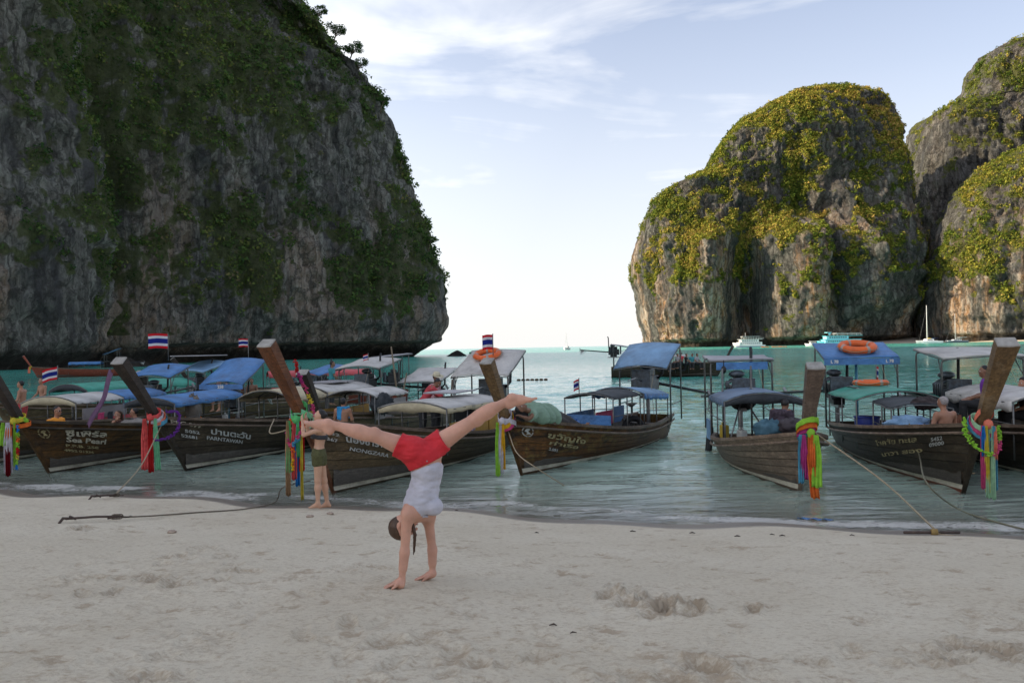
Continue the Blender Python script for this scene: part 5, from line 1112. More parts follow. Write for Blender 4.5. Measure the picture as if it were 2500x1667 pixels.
t = vessel(2309, 835, 560, (1, .1), 'dark hulled sailing yacht with a bare mast right of the catamaran', 'sailboat', 16, 4, VG, 1.3, 1.9, ((5, 11, 1.3, 2.3, 2.8, VW, 'cabin'), (9.5, 15, 3.6, 3.8, 3, VW, 'bimini')), ((5.5, 10.5, 1.9, 2.85, 4, .8, .4),), lambda t: sail(t, 7.2, 20.5, 5.2, .17), 'sailing_yacht')
MB().box((8, 0, 1.35), (15, 3.5, .25)).build('deck_line', VW, t)
vessel(1379, 851, 620, (.3, 1), 'lone white sailing yacht on the horizon in the gap', 'sailboat', 12, 4, VW, 1.4, 2.0, ((4, 9, 1.4, 2.8, 2.8, VW, 'cabin'),), ((4.5, 8.5, 2.2, 2.85, 3, .8, .4),), lambda t: sail(t, 5, 14, 4.5, .11), 'sailing_yacht')
# kayaks
for k, (px, py, lb) in enumerate(((1868, 843, 'leftmost orange kayak in the row of kayaks'), (1893, 843, 'orange kayak in the middle of the row'), (1911, 843, 'rightmost orange kayak in the row'))):
    p = W(px, py, 440); h = hullmesh(4.2, .9, .35, .5, 10); h2 = MB().add([(x+p.x-2, y+p.y, z) for x, y, z in h.v], h.f); tag(h2.build('kayak', M_RING, None, True), lb, 'kayak', 'orange kayaks')
# far long tail boats
f1 = Boat('farred', W(92, 908, 95).xy, (.97, .25), 10.0, 1.5, 2.6, 1.0, 1.3, .8, .8, 'small far red boat with a blue canopy before the left cliff', W_RED, W_RED, n=4, simple=True, group='long tail boats out in the bay')
f1.canopy(3.5, 7, 1.7, 1.7, .8, .1, .25, T_BLUE, 3); f1.awning(7.2, 9, -.7, .7, 2.6, 3.3, T_BLUE); f1.engine(8.8, 0, 1.6, 1.2, 2.5)
scarves(f1, [('salmon', 0, .9, .3), ('yellow', .1, .4, .2)], [('yellow', 0, 0)], 'yellow and pink scarves on the far red boat prow')
f2 = Boat('fardark', W(1752, 878, 62).xy, (-.99, .12), 8.2, 1.2, 2.3, .95, 1.15, .8, .8, 'dark boat full of passengers under a flat white roof in the bay', W_DARK, W_PROWD, n=4, simple=True, group='long tail boats out in the bay')
f2.canopy(2.3, 6.3, 1.6, 1.6, .8, .12, .05, T_WHITE, 5); f2.engine(8.0, 0, 2.0, 1.3, 2.2, 0, .2); f2.awning(6.4, 8.2, -.6, .6, 2.3, 2.6, T_PANEL)
for k in range(4):
    P = f2.w((2.8+k*.85, .98, .75)); tag(MB().tube([P+Vector((.26*math.cos(a), 0, .26*math.sin(a))) for a in np.linspace(0, 2*math.pi, 18, endpoint=False)], .08, 8, closed=True).build('tyre_fender', M_TYRE, None, True), 'black tyre fender on the side of the dark passenger boat', 'tyre', 'tyre fenders of the passenger boat')
# buoy line
for k in range(7):
    p = W(1262+k*11+random.uniform(-2, 2), 906-k*.9, 0) if False else gpt(1266+k*11, 909-k*.9); tag(MB().ell((p.x, p.y, .05), (.16, .10, .10), 8, 6).build('buoy', mcol('brown_buoy', (.08, .05, .03), .7), None, True), 'dark float on the buoy line beyond the central boats', 'buoy', 'floats of the buoy line')
for k in range(7):
    p = gpt(205+k*24, 926-(k % 2)*1.5); tag(MB().ell((p.x, p.y, .05), (.13, .10, .10), 8, 6).build('buoy', mcol('white_buoy', (.7, .7, .68), .5), None, True), 'white float on the line near the left cliff', 'buoy', 'white floats near the left cliff')
p = g3(1990, 1270, .03); tag(MB().grid(lambda i, j: (p.x-.22+i*.45, p.y+.07*(j-.5)*(.3+math.sin(i*3.1))+.16*(.5-i), .022+.01*math.sin(i*20+j*4)), 24, 4).build('floating_tarp_strip', T_BLUE, None, True), 'ragged blue plastic strip floating at the water edge', 'plastic strip')
# ------------------------------------------------------------------ people: one smooth skin grown round tapering bones
def sdf_mesh(prims, h, k=.02, cut=None, off=0.0, zf=None, noise=0, seed=0):
    """prims: ('c',a,b,ra,rb[,k]) tapered limb, ('t',...) the same with flat ends, ('e',c,r,Rot[,k]) ellipsoid -> vertices, quads"""
    lo = np.full(3, 1e9); hi = -lo
    for p in prims:
        if p[0] in 'ct': r = max(p[3], p[4]); pts = [np.array(p[1]), np.array(p[2])]
        else: r = max(p[2]); pts = [np.array(p[1])]
        for q in pts: lo = np.minimum(lo, q-r); hi = np.maximum(hi, q+r)
    lo -= off+.03+2*h; hi += off+.03+2*h
    ax = [np.arange(lo[i], hi[i]+h, h) for i in range(3)]
    if zf: z0, z1, hf = zf; ax[2] = np.concatenate([ax[2][ax[2] < z0], np.arange(z0, z1, hf), ax[2][ax[2] >= z1]])
    F = np.full([len(a) for a in ax], .12, np.float32)
    for p in prims:
        kk = p[5] if p[0] in 'ct' and len(p) > 5 else (p[4] if p[0] == 'e' and len(p) > 4 else k)
        if p[0] in 'ct': a, b = np.array(p[1], float), np.array(p[2], float); r = max(p[3], p[4]); l = np.minimum(a, b)-r; u = np.maximum(a, b)+r
        else: a = np.array(p[1], float); r = max(p[2]); l = a-r; u = a+r
        m = .05+kk+off; ii = [slice(max(0, np.searchsorted(ax[i], l[i]-m)-1), np.searchsorted(ax[i], u[i]+m)+1) for i in range(3)]
        X, Y, Z = np.meshgrid(*[ax[i][ii[i]] for i in range(3)], indexing='ij')
        if p[0] in 'ct':
            d = b-a; L2 = max(d @ d, 1e-9); t0 = ((X-a[0])*d[0]+(Y-a[1])*d[1]+(Z-a[2])*d[2])/L2; t = np.clip(t0, 0, 1)
            D = np.sqrt((X-a[0]-t*d[0])**2+(Y-a[1]-t*d[1])**2+(Z-a[2]-t*d[2])**2)-(p[3]+(p[4]-p[3])*t)
            if p[0] == 't': L = math.sqrt(L2); D = np.maximum(D, np.maximum(-t0, t0-1)*L)
        else:
            Q = np.stack([X-a[0], Y-a[1], Z-a[2]], -1)
            if p[3] is not None: Q = Q @ np.array(p[3])
            rr = np.array(p[2]); q = Q/rr; n0 = np.linalg.norm(q, axis=-1); n1 = np.linalg.norm(q/rr, axis=-1); D = n0*(n0-1)/np.maximum(n1, 1e-6)
        G = F[ii[0], ii[1], ii[2]]; w = np.maximum(kk-np.abs(G-D), 0)/kk if kk > 0 else 0
        F[ii[0], ii[1], ii[2]] = np.minimum(G, D)-w*w*kk*.25
    F -= off
    if noise or cut:
        X, Y, Z = np.meshgrid(*ax, indexing='ij')
        if noise:
            m = np.abs(F) < .03; F[m] += noise*fbm(X[m]*16, Y[m]*16, Z[m]*34, 3, seed)
        if cut: F = np.maximum(F, cut(X, Y, Z)).astype(np.float32)
    S = F < 0; c = np.zeros([n-1 for n in F.shape], np.int8)
    for i in (0, 1):
        for j in (0, 1):
            for q in (0, 1): c += S[i:c.shape[0]+i, j:c.shape[1]+j, q:c.shape[2]+q]
    act = np.argwhere((c > 0) & (c < 8)); idx = -np.ones(c.shape, np.int32); idx[tuple(act.T)] = np.arange(len(act))
    pos = np.zeros((len(act), 3)); cnt = np.zeros(len(act)); G = [np.array(a) for a in ax]
    cor = [(i, j, q) for i in (0, 1) for j in (0, 1) for q in (0, 1)]
    for a in cor:
        for d in range(3):
            if a[d]: continue
            b = list(a); b[d] = 1
            ia = act+np.array(a); ib = act+np.array(b); fa = F[tuple(ia.T)]; fb = F[tuple(ib.T)]; m = (fa < 0) != (fb < 0)
            t = np.where(m, fa/np.where(m, fa-fb, 1), 0)
            pa = np.stack([G[i][ia[:, i]] for i in range(3)], 1); pb = np.stack([G[i][ib[:, i]] for i in range(3)], 1)
            pos += np.where(m[:, None], pa+(pb-pa)*t[:, None], 0); cnt += m
    pos /= cnt[:, None]; quads = []
    for d in range(3):
        e = [1 if i == d else 0 for i in range(3)]; A = S[:S.shape[0]-e[0], :S.shape[1]-e[1], :S.shape[2]-e[2]]; B = S[e[0]:, e[1]:, e[2]:]
        w = np.argwhere(A != B); sgn = A[tuple(w.T)]; u, v = [(1, 2), (2, 0), (0, 1)][d]
        ok = (w[:, u] > 0) & (w[:, v] > 0) & (w[:, u] < S.shape[u]-1) & (w[:, v] < S.shape[v]-1); w = w[ok]; sgn = sgn[ok]
        def at(du, dv):
            q = w.copy(); q[:, u] -= du; q[:, v] -= dv; return idx[tuple(q.T)]
        Q = np.stack([at(0, 0), at(1, 0), at(1, 1), at(0, 1)], 1); Q[~sgn] = Q[~sgn][:, ::-1]; quads.append(Q)
    return pos, np.concatenate(quads)
def sdf_obj(name, prims, h, mat, parent, **k):
    v, f = sdf_mesh(prims, h, **k); o = np_obj(name, v, f, mat, parent); return o
def V(*a): return np.array(a, float)
def unit(v): v = np.array(v, float); return v/max(np.linalg.norm(v), 1e-9)
def hand(wrist, d, n, side, s=1.0, curl=.35, spread=.22):
    """palm, four unequal fingers bent at the knuckles and a thumb; d: pointing, n: back of hand"""
    d = unit(d); n = unit(np.array(n)-d*(np.array(n) @ d)); x = np.cross(d, n)*side; w = np.array(wrist); P = []
    P.append(('c', w, w+d*.035*s, .026*s, .028*s, .02)); kn = []
    for i, (o, l) in enumerate(((-.031, .066), (-.011, .076), (.010, .072), (.029, .056))):
        k0 = w+d*(.088-.006*abs(i-1.2))*s+x*o*s; P.append(('c', w+d*.02*s+x*o*.55*s, k0, .0150*s, .0122*s, .012))
        dd_ = unit(d+x*(o/.03)*spread*.5); c1 = unit(dd_-n*curl); c2 = unit(dd_-n*curl*2.2); a = k0+c1*l*.52*s; b = a+c2*l*.48*s
        P += [('c', k0, a, .0098*s, .0088*s, .004), ('c', a, b, .0088*s, .0070*s, .003)]
    t0 = w+d*.022*s-x*.026*s; t1 = t0+unit(d*.8-x*.9-n*.3)*.042*s; t2 = t1+unit(d*1.1-x*.35-n*.35)*.034*s
    P += [('c', t0, t1, .0150*s, .0115*s, .012), ('c', t1, t2, .0112*s, .0085*s, .003)]; return P
def foot(ank, d, up, s=1.0, point=0):
    """heel, arch, ball and five toes; d: towards the toes, up: from the sole to the shin"""
    d = unit(d); up = unit(np.array(up)-d*(np.array(up) @ d)); x = np.cross(d, up); a = np.array(ank); P = []
    heel = a-d*.035*s-up*.042*s; ball = a+d*.125*s-up*.055*s
    P += [('c', a, heel, .036*s, .030*s, .02), ('c', a, a+d*.07*s-up*.025*s, .034*s, .028*s, .02), ('c', heel, a+d*.06*s-up*.045*s, .028*s, .024*s, .02), ('c', a+d*.05*s-up*.03*s, ball+x*.018*s, .028*s, .022*s, .02), ('c', a+d*.05*s-up*.035*s, ball-x*.02*s, .024*s, .019*s, .02)]
    for i in range(5):
        o = (-.034+i*.0165)*s; L = (.052-.006*i)*s; P.append(('c', ball+x*-o, ball+x*-o+d*L-up*.004*s, .0125*s if i == 0 else .0095*s, .0105*s if i == 0 else .0075*s, .006))
    return P
def head(c, fwd, up, s=1.0):
    """skull, jaw, nose, brow, lips, chin, ears; returns prims, eye places"""
    f = unit(fwd); u = unit(np.array(up)-f*(np.array(up) @ f)); r = np.cross(f, u); c = np.array(c); Rt = np.stack([r, f, u], 1)
    P = [('e', c+u*.02*s-f*.012*s, (.073*s, .093*s, .092*s), Rt, .02), ('e', c+f*.022*s-u*.045*s, (.056*s, .062*s, .068*s), Rt, .03), ('c', c+f*.088*s+u*.012*s, c+f*.107*s-u*.022*s, .008*s, .0115*s, .012),
         ('c', c+f*.078*s+u*.028*s-r*.035*s, c+f*.078*s+u*.028*s+r*.035*s, .010*s, .010*s, .012), ('e', c+f*.078*s-u*.088*s, (.020*s, .018*s, .016*s), Rt, .02), ('c', c+f*.088*s-u*.052*s-r*.016*s, c+f*.088*s-u*.052*s+r*.016*s, .0085*s, .0085*s, .008)]
    for sd in (-1, 1): P += [('e', c+r*sd*.074*s-f*.008*s-u*.005*s, (.010*s, .020*s, .032*s), Rt, .006), ('e', c+r*sd*.040*s+f*.058*s-u*.022*s, (.022*s, .020*s, .020*s), Rt, .02)]
    eyes = [c+r*sd*.031*s+f*.0765*s+u*.008*s for sd in (-1, 1)]; mouth = c+f*.0955*s-u*.052*s
    return P, eyes, mouth, (c, f, u, r, Rt)
def face_parts(t, eyes, mouth, fr, s, hair, h, shades=False, hairstyle='short'):
    c, f, u, r, Rt = fr; ew = mcol('eye_white', (.62, .58, .54), .3, .05); ir = mcol('dark_iris', (.03, .018, .012), .2, .1)
    for e in eyes:
        mb = MB(); mb.ell(e, .0115*s, 8, 6); eo = mb.build('eye', ew, t, True); MB().ell(e+f*.0075*s, (.0058*s, .0058*s, .0058*s), 8, 6).build('iris', ir, eo, True)
    MB().tube([mouth-r*.020*s, mouth+f*.004*s, mouth+r*.020*s], [.003*s, .0052*s, .003*s], 6).build('lips', mcol('lips', (.34, .12, .10), .5, .1), t, True)
    if shades:
        mb = MB()
        for e in eyes: mb.ell(e+f*.016*s, (.021*s, .010*s, .015*s), 10, 6, Matrix(Rt.tolist()))
        mb.tube([eyes[0]+f*.016*s-r*.04*s, eyes[0]-f*.07*s-r*.05*s], .003*s, 5).tube([eyes[1]+f*.016*s+r*.04*s, eyes[1]-f*.07*s+r*.05*s], .003*s, 5).tube([eyes[0]+f*.02*s, eyes[1]+f*.02*s], .003*s, 5).build('sunglasses', mcol('black_lens', (.012, .012, .014), .15), t, True)
    hp = [('e', c+u*.026*s-f*.020*s, (.079*s, .093*s, .091*s), Rt, .02)]
    if hairstyle == 'long': hp += [('c', c-f*.06*s, c-f*.075*s-u*.20*s, .07*s, .05*s, .03)]
    if hairstyle == 'curly': hp += [('e', c+u*.03*s-f*.02*s, (.105*s, .115*s, .115*s), Rt, .02)]
    if hairstyle == 'bun': hp += [('e', c+u*.03*s-f*.10*s, (.035*s, .035*s, .035*s), Rt, .02)]
    cn = c+f*.035*s+u*.018*s
    def cut(X, Y, Z):
        q = np.stack([X-c[0], Y-c[1], Z-c[2]], -1); a = q @ f; b = q @ u
        return np.minimum(.9*(a-.035*s)-.0, 1)*1.0+np.clip(-(b-.070*s), -.05, .05)*.9 if True else a
    return sdf_obj('hair', hp, h, hair, t, cut=cut, noise=.006 if hairstyle != 'curly' else .02, seed=3)
SKIN_P = mcol('fair_skin', (.54, .29, .205), .5, .16, 7, bumpd=.001, sub=.12, spec=.35); SKIN_T = mcol('tanned_skin', (.34, .165, .10), .5, .12, 9, bumpd=.001, sub=.06); SKIN_D = mcol('brown_skin', (.20, .10, .06), .5, .12, 9, bumpd=.001); SKIN_M = mcol('light_brown_skin', (.50, .29, .19), .5, .1, 9, bumpd=.001, sub=.1)
H_BLACK = mcol('black_hair', (.014, .012, .012), .5, .4, 30, stretch=(1, 1, .2)); H_BROWN = mcol('brown_hair', (.07, .038, .022), .5, .45, 34, stretch=(1, 1, .2)); H_GREY = mcol('grey_hair', (.30, .27, .26), .7, .3, 30)
# ---- the woman doing a handstand
def handstander():
    gn = gpt(976, 1437); gf = gpt(1052, 1417); Yn, Yf = gn.y, gf.y; Ym = (Yn+Yf)/2
    t = empty('person', gn, 'woman in white tank top and red shorts doing a handstand with legs split', 'person')
    o = np.array(gn); w = lambda px, py, Y: np.array(W(px, py, Y))-o
    wn = np.array([w(980, 1427, Yn)[0], 0.02, .055]); wf = np.array([w(1056, 1408, Yf)[0], Yf-Yn, gf.z-gn.z+.055])
    en, ef = w(988, 1346, Yn+.02), w(1055.5, 1340, Yf+.01); sn, sf = w(994, 1258, Ym-.13), w(1045, 1262, Ym+.15)
    P = [('c', wn, en, .024, .032, .02), ('c', en, sn, .032, .044, .03), ('c', wf, ef, .024, .032, .02), ('c', ef, sf, .032, .043, .03), ('c', wn+(en-wn)*.45, en-(en-wn)*.1, .031, .034, .02), ('c', wf+(ef-wf)*.45, ef-(ef-wf)*.1, .031, .034, .02)]
    P += hand(wn, (-1, -.12, -.30), (0, .05, 1), 1, .98, .06, .5)+hand(wf, (-1, .05, -.30), (0, .05, 1), 1, .98, .06, .4)
    P += [('c', w(980, 1428, Yn), wn+V(-.05, 0, -.03), .026, .022, .02), ('c', wf+V(.0, 0, 0), wf+V(-.05, 0, -.03), .026, .022, .02)]
    chest, ribs, waist, belly, pel = w(1020, 1232, Ym), w(1033, 1205, Ym), w(1042, 1165, Ym), w(1041, 1140, Ym), w(1032, 1108, Ym+.0)
    tor = [('c', sn+V(.03, .03, .02), sf+V(-.0, -.03, .02), .062, .062, .06), ('e', chest, (.106, .145, .105), None, .05), ('e', ribs, (.112, .138, .12), None, .05), ('e', waist, (.100, .120, .12), None, .05), ('e', belly, (.118, .132, .09), None, .05)]
    bust = [('e', w(1057, 1236, Ym-.07), (.066, .062, .062), None, .03), ('e', w(1056, 1236, Ym+.08), (.066, .062, .062), None, .03)]
    pelv = [('e', pel, (.148, .142, .100), None, .05), ('e', w(1008, 1098, Ym-.06), (.086, .088, .080), None, .05), ('e', w(1008, 1098, Ym+.07), (.086, .088, .080), None, .05)]
    hl, kl, al, tl = w(995, 1094, Ym-.03), w(914, 1062, Ym-.12), w(800, 1034, Ym-.14), w(768, 1019, Ym-.16)
    hr, kr, ar, tr = w(1062, 1088, Ym+.04), w(1160, 1024, Ym+.05), w(1250, 972, Ym+.02), w(1309, 948, Ym)
    leg = lambda h, k, a: [('c', h, k, .082, .047, .04), ('c', k, k+(a-k)*.35, .047, .047, .03), ('c', k+(a-k)*.3, a, .048, .028, .03)]
    P += tor+pelv+bust+leg(hl, kl, al)+leg(hr, kr, ar)
    P += [('e', kl+V(.004, -.01, .034), (.036, .030, .030), None, .014), ('c', kl+(al-kl)*.18+V(0, 0, -.012), kl+(al-kl)*.55+V(0, 0, -.012), .047, .036, .03), ('c', kr+(ar-kr)*.16+V(-.008, 0, .010), kr+(ar-kr)*.5+V(-.006, 0, .010), .046, .038, .03), ('e', kr+V(.02, 0, -.018), (.038, .036, .034), None, .025)]
    # left foot relaxed, toes pointing back and up; right foot pointed
    P += foot(al, (-.93, 0, .42), (.30, 0, .95), 1.0)+foot(ar, (.93, 0, .30), (-.35, 0, .93)*1 if False else (-.30, 0, .93), 1.0)
    hc = w(985, 1283, Ym+.0); fwd = unit((.86, -.28, -.34)); up = unit((-.30, -.10, -.95))
    P.append(('c', w(1012, 1252, Ym), hc-up*.03-fwd*.015, .055, .050, .03))
    hp, eyes, mouth, fr = head(hc, fwd, up, 1.0); P += hp
    body = sdf_obj('body', P, .0075, SKIN_P, t, zf=(-.03, .09, .0042))
    face_parts(t, eyes, mouth, fr, 1.0, H_BROWN, .008)
    c, f, u, r, Rt = fr
    b0 = c-f*.085+u*.0; b = w(1013, 1305, Ym-.06); e = w(1011, 1343, Ym-.05)
    mb = MB(); mb.tube([c-f*.03-u*.06-r*.02, c+f*.05-u*.085-r*.04, b, (b+e)/2, e], [.018, .015, .013, .011, .008], 8)
    for k in range(7): q = b+(e-b)*k/6.; mb.ell(q+V(.003*(-1)**k, 0, 0), (.0125-.001*k, .012-.001*k, .014), 8, 6)
    mb.tube([e, e+V(-.006, 0, -.035)], [.009, .002], 6); mb.build('braid', H_BROWN, t, True)
    # tank top: hem at the waist, deep arm holes, neckline
    white = mcol('white_jersey', (.47, .46, .51), .8, .12, 7, bumpd=.004)
    hemA, hemB = w(998, 1151, Ym), w(1086, 1114, Ym); hn = unit((-(hemB-hemA)[2], 0, (hemB-hemA)[0])); hp0 = (hemA+hemB)/2
    nk = w(1030, 1258, Ym); nkn = unit(V(-.10, 0, -1))
    def cut(X, Y, Z):
        a = (X-hp0[0])*hn[0]+(Z-hp0[2])*hn[2]; b_ = (X-nk[0])*nkn[0]+(Z-nk[2])*nkn[2]
        hole = []
        for sh, sd in ((sn, -1), (sf, 1)):
            q = np.sqrt((X-sh[0]+.0)**2+((Y-sh[1]-sd*.05)*.9)**2+((Z-sh[2]+.0)*1.0)**2); hole.append(.088-q)
        return np.maximum(np.maximum(a, b_-.0), np.maximum(hole[0], hole[1]))
    sdf_obj('tank_top', [p for p in tor[1:]]+bust, .0068, white, t, off=.009, cut=cut, k=.05, noise=.011, seed=12)
    for sd, sh in ((-1, sn), (1, sf)): MB().tube([w(1008, 1242, Ym)+V(0, sd*.10, 0), sh+V(.035, -sd*.035, -.012), w(1048, 1254, Ym)+V(0, sd*.085, 0)], [.016, .012, .016], 8, flat=.5).build('strap', white, t, True)
    # shorts: short flared legs, waist edge lower than the shirt hem
    red = mcol('red_short_cloth', (.52, .020, .028), .8, .12, 8, bumpd=.004)
    hL, hR = unit(kl-hl), unit(kr-hr); eL, eR = w(972, 1085, Ym), w(1086, 1080, Ym); wA, wB = w(1003, 1149, Ym), w(1086, 1112, Ym); wn_ = -unit((-(wB-wA)[2], 0, (wB-wA)[0])); wp = (wA+wB)/2-wn_*.006
    def cut2(X, Y, Z):
        a = (X-wp[0])*wn_[0]+(Z-wp[2])*wn_[2]; b_ = (X-eL[0])*hL[0]+(Z-eL[2])*hL[2]+.2*0; c_ = (X-eR[0])*hR[0]+(Z-eR[2])*hR[2]
        return np.maximum(a, np.maximum(b_, c_))
    sdf_obj('shorts', pelv+[tor[4], tor[3]]+[('c', hl, hl+(kl-hl)*.7, .088, .078, .04), ('c', hr, hr+(kr-hr)*.7, .088, .078, .04)], .0068, red, t, off=.012, cut=cut2, noise=.014, seed=22)
    MB().ell(w(1048, 1118, Ym)+V(0, -.165, 0), (.006, .004, .006), 8, 6).build('button', M_STEEL, t, True)
    return t
handstander()
# ---- figures from a set of joints
def figure(label, J, skin, hair, shirt=None, pants=None, sleeves=True, h=.0165, shades=False, hairstyle='short', fwd=None, up=(0, 0, 1), hat=False, s=1.0, group=None, legs=True, extra=None, fem=False, long_pants=True, shirtk=.012):
    o = np.array(J['pel'], float); t = empty('person', Vector(o), label, 'person', group)
    q = {k: np.array(v, float)-o for k, v in J.items()}
    sl, sr, neck, pel, hd = q['sl'], q['sr'], q['neck'], q['pel'], q['head']; mid = (neck+pel)/2; ax = unit(neck-pel); acr = unit(sr-sl); fw = unit(np.cross(ax, acr)) if fwd is None else unit(fwd)
    Rt = np.stack([acr, np.cross(ax, acr), ax], 1); Ls = np.linalg.norm(sr-sl)/2
    w = .88 if fem else 1.0
    tor = [('c', sl*.86+neck*.14-ax*.03, sr*.86+neck*.14-ax*.03, .062*s*w, .062*s*w, .05), ('e', pel+(neck-pel)*.68, (.150*s*w, .100*s, .17*s), Rt, .05), ('e', pel+(neck-pel)*.32, (.128*s*w, .092*s*w, .14*s), Rt, .05), ('e', pel+ax*.02, ((.150 if fem else .142)*s, .105*s, .11*s), Rt, .05)]
    arms = []; 
    for a, b, c in (('sl', 'el', 'hl'), ('sr', 'er', 'hr')):
        arms += [('c', q[a], q[b], .050*s*w, .037*s*w, .03), ('c', q[b], q[b]+(q[c]-q[b])*.4, .037*s*w, .036*s*w, .02), ('c', q[b]+(q[c]-q[b])*.35, q[c], .036*s*w, .024*s*w, .02)]
    P = tor+arms
    for sd, b, c in ((1, 'el', 'hl'), (-1, 'er', 'hr')): P += hand(q[c], q[c]-q[b]+fw*.02, fw*.6+np.array([0, 0, .6]), sd, .95*s, .5, .2)
    lp = []
    if legs:
        for a, b, c in (('pl', 'kl', 'fl'), ('pr', 'kr', 'fr')):
            lp += [('c', q[a], q[b], .086*s, .055*s, .04), ('c', q[b], q[b]+(q[c]-q[b])*.35, .053*s, .054*s, .03), ('c', q[b]+(q[c]-q[b])*.3, q[c], .054*s, .033*s, .03)]
            d = q.get('toe'+b[1], fw); P += foot(q[c], d-unit(q[b]-q[c])*(np.array(d) @ unit(q[b]-q[c]))*.8, q[b]-q[c], s)
        P += lp
    hf = unit(J['look']) if 'look' in J and False else unit(q.get('dummy', fw))
    hf = unit(LOOK.pop()) if LOOK else fw
    P.append(('c', neck-ax*.02, hd-np.array(up)*.04*s, .052*s*w, .048*s*w, .03))
    hp, eyes, mouth, fr = head(hd, hf, up, s*.97); P += hp
    sdf_obj('body', P, h, skin, t); face_parts(t, eyes, mouth, fr, s*.97, hair, max(.009, h*.9), shades, hairstyle)
    if shirt is not None:
        sp_ = list(tor)
        if sleeves:
            ln = sleeves if isinstance(sleeves, float) else .6
            for a, b, c in (('sl', 'el', 'hl'), ('sr', 'er', 'hr')):
                sp_.append(('t', q[a], q[a]+(q[b]-q[a])*min(1, ln), .056*s*w, .052*s*w, .03))
                if ln > 1: sp_ += [('c', q[b], q[b], .046*s*w, .046*s*w, .02), ('t', q[b], q[b]+(q[c]-q[b])*(ln-1), .045*s*w, .034*s*w, .02)]
        nk = neck-ax*.0
        sdf_obj('shirt', sp_, h, shirt, t, off=shirtk, cut=lambda X, Y, Z: (X-nk[0])*ax[0]+(Y-nk[1])*ax[1]+(Z-nk[2])*ax[2]-.015, noise=.010, seed=int(abs(o[0]*7)) % 50)
    if pants is not None:
        pp = [tor[3]]
        for a, b, c in (('pl', 'kl', 'fl'), ('pr', 'kr', 'fr')):
            pp.append(('c', q[a], q[a]+(q[b]-q[a])*.25, .092*s, .088*s, .03)); 
            pp.append(('t', q[a], q[a]+(q[b]-q[a])*(1 if long_pants is True else long_pants), .092*s, .070*s, .02))
            if long_pants is True: pp += [('c', q[b], q[b], .062*s, .062*s, .02), ('t', q[b], q[b]+(q[c]-q[b])*.92, .064*s, .050*s, .02)]
        tp_ = pel+ax*.09
        sdf_obj('trousers' if long_pants is True else 'shorts', pp, h, pants, t, off=.013, cut=lambda X, Y, Z: (X-tp_[0])*ax[0]+(Y-tp_[1])*ax[1]+(Z-tp_[2])*ax[2], noise=.010, seed=5)
    if hat:
        c, f, u, r, R2 = fr; mb = MB(); pts = []
        mb.grid(lambda i, j: tuple(c+u*(.055+.16*(j < .001)*0+.02*math.cos(4*math.pi*i)*(j)+.0)+(r*math.cos(2*math.pi*i)+f*math.sin(2*math.pi*i)*1.1)*(.085+.10*j)*s), 25, 4)
        mb.tube([c+u*.05*s, c+u*.10*s, c+u*.15*s, c+u*.165*s], [.098*s, .092*s, .075*s, .03*s], 16); mb.build('straw_hat', mcol('straw', (.55, .50, .36), .8, .12, 14), t, True, solid=.004)
    if extra: extra(t, q, fr)
    return t
LOOK = []
def pose(kind, yaw, at_head=None, at_pel=None, s=1.0, **mod):
    """joints of a standing or sitting adult; yaw: the way it faces, 0 = away from the camera, counter clockwise"""
    B = dict(pel=(0, 0, 0), neck=(0, .02, .50), head=(0, .05, .66), sl=(-.185, .0, .455), sr=(.185, .0, .455), el=(-.25, .04, .20), er=(.25, .04, .20), hl=(-.20, .22, .08), hr=(.20, .22, .08), pl=(-.09, 0, -.02), pr=(.09, 0, -.02))
    if kind == 'sit': B.update(kl=(-.12, .42, .03), kr=(.12, .42, .03), fl=(-.12, .44, -.38), fr=(.12, .44, -.38), hl=(-.12, .34, .10), hr=(.12, .34, .10))
    else: B.update(kl=(-.10, .02, -.44), kr=(.10, .02, -.44), fl=(-.10, -.02, -.84), fr=(.10, -.02, -.84))
    B.update(mod); c, n = math.cos(yaw), math.sin(yaw)
    rot = lambda p: np.array([p[0]*c-p[1]*n, p[0]*n+p[1]*c, p[2]])*s
    J = {k: rot(v) for k, v in B.items()}; o = np.array(at_head)-J['head'] if at_head is not None else np.array(at_pel)
    return {k: v+o for k, v in J.items()}
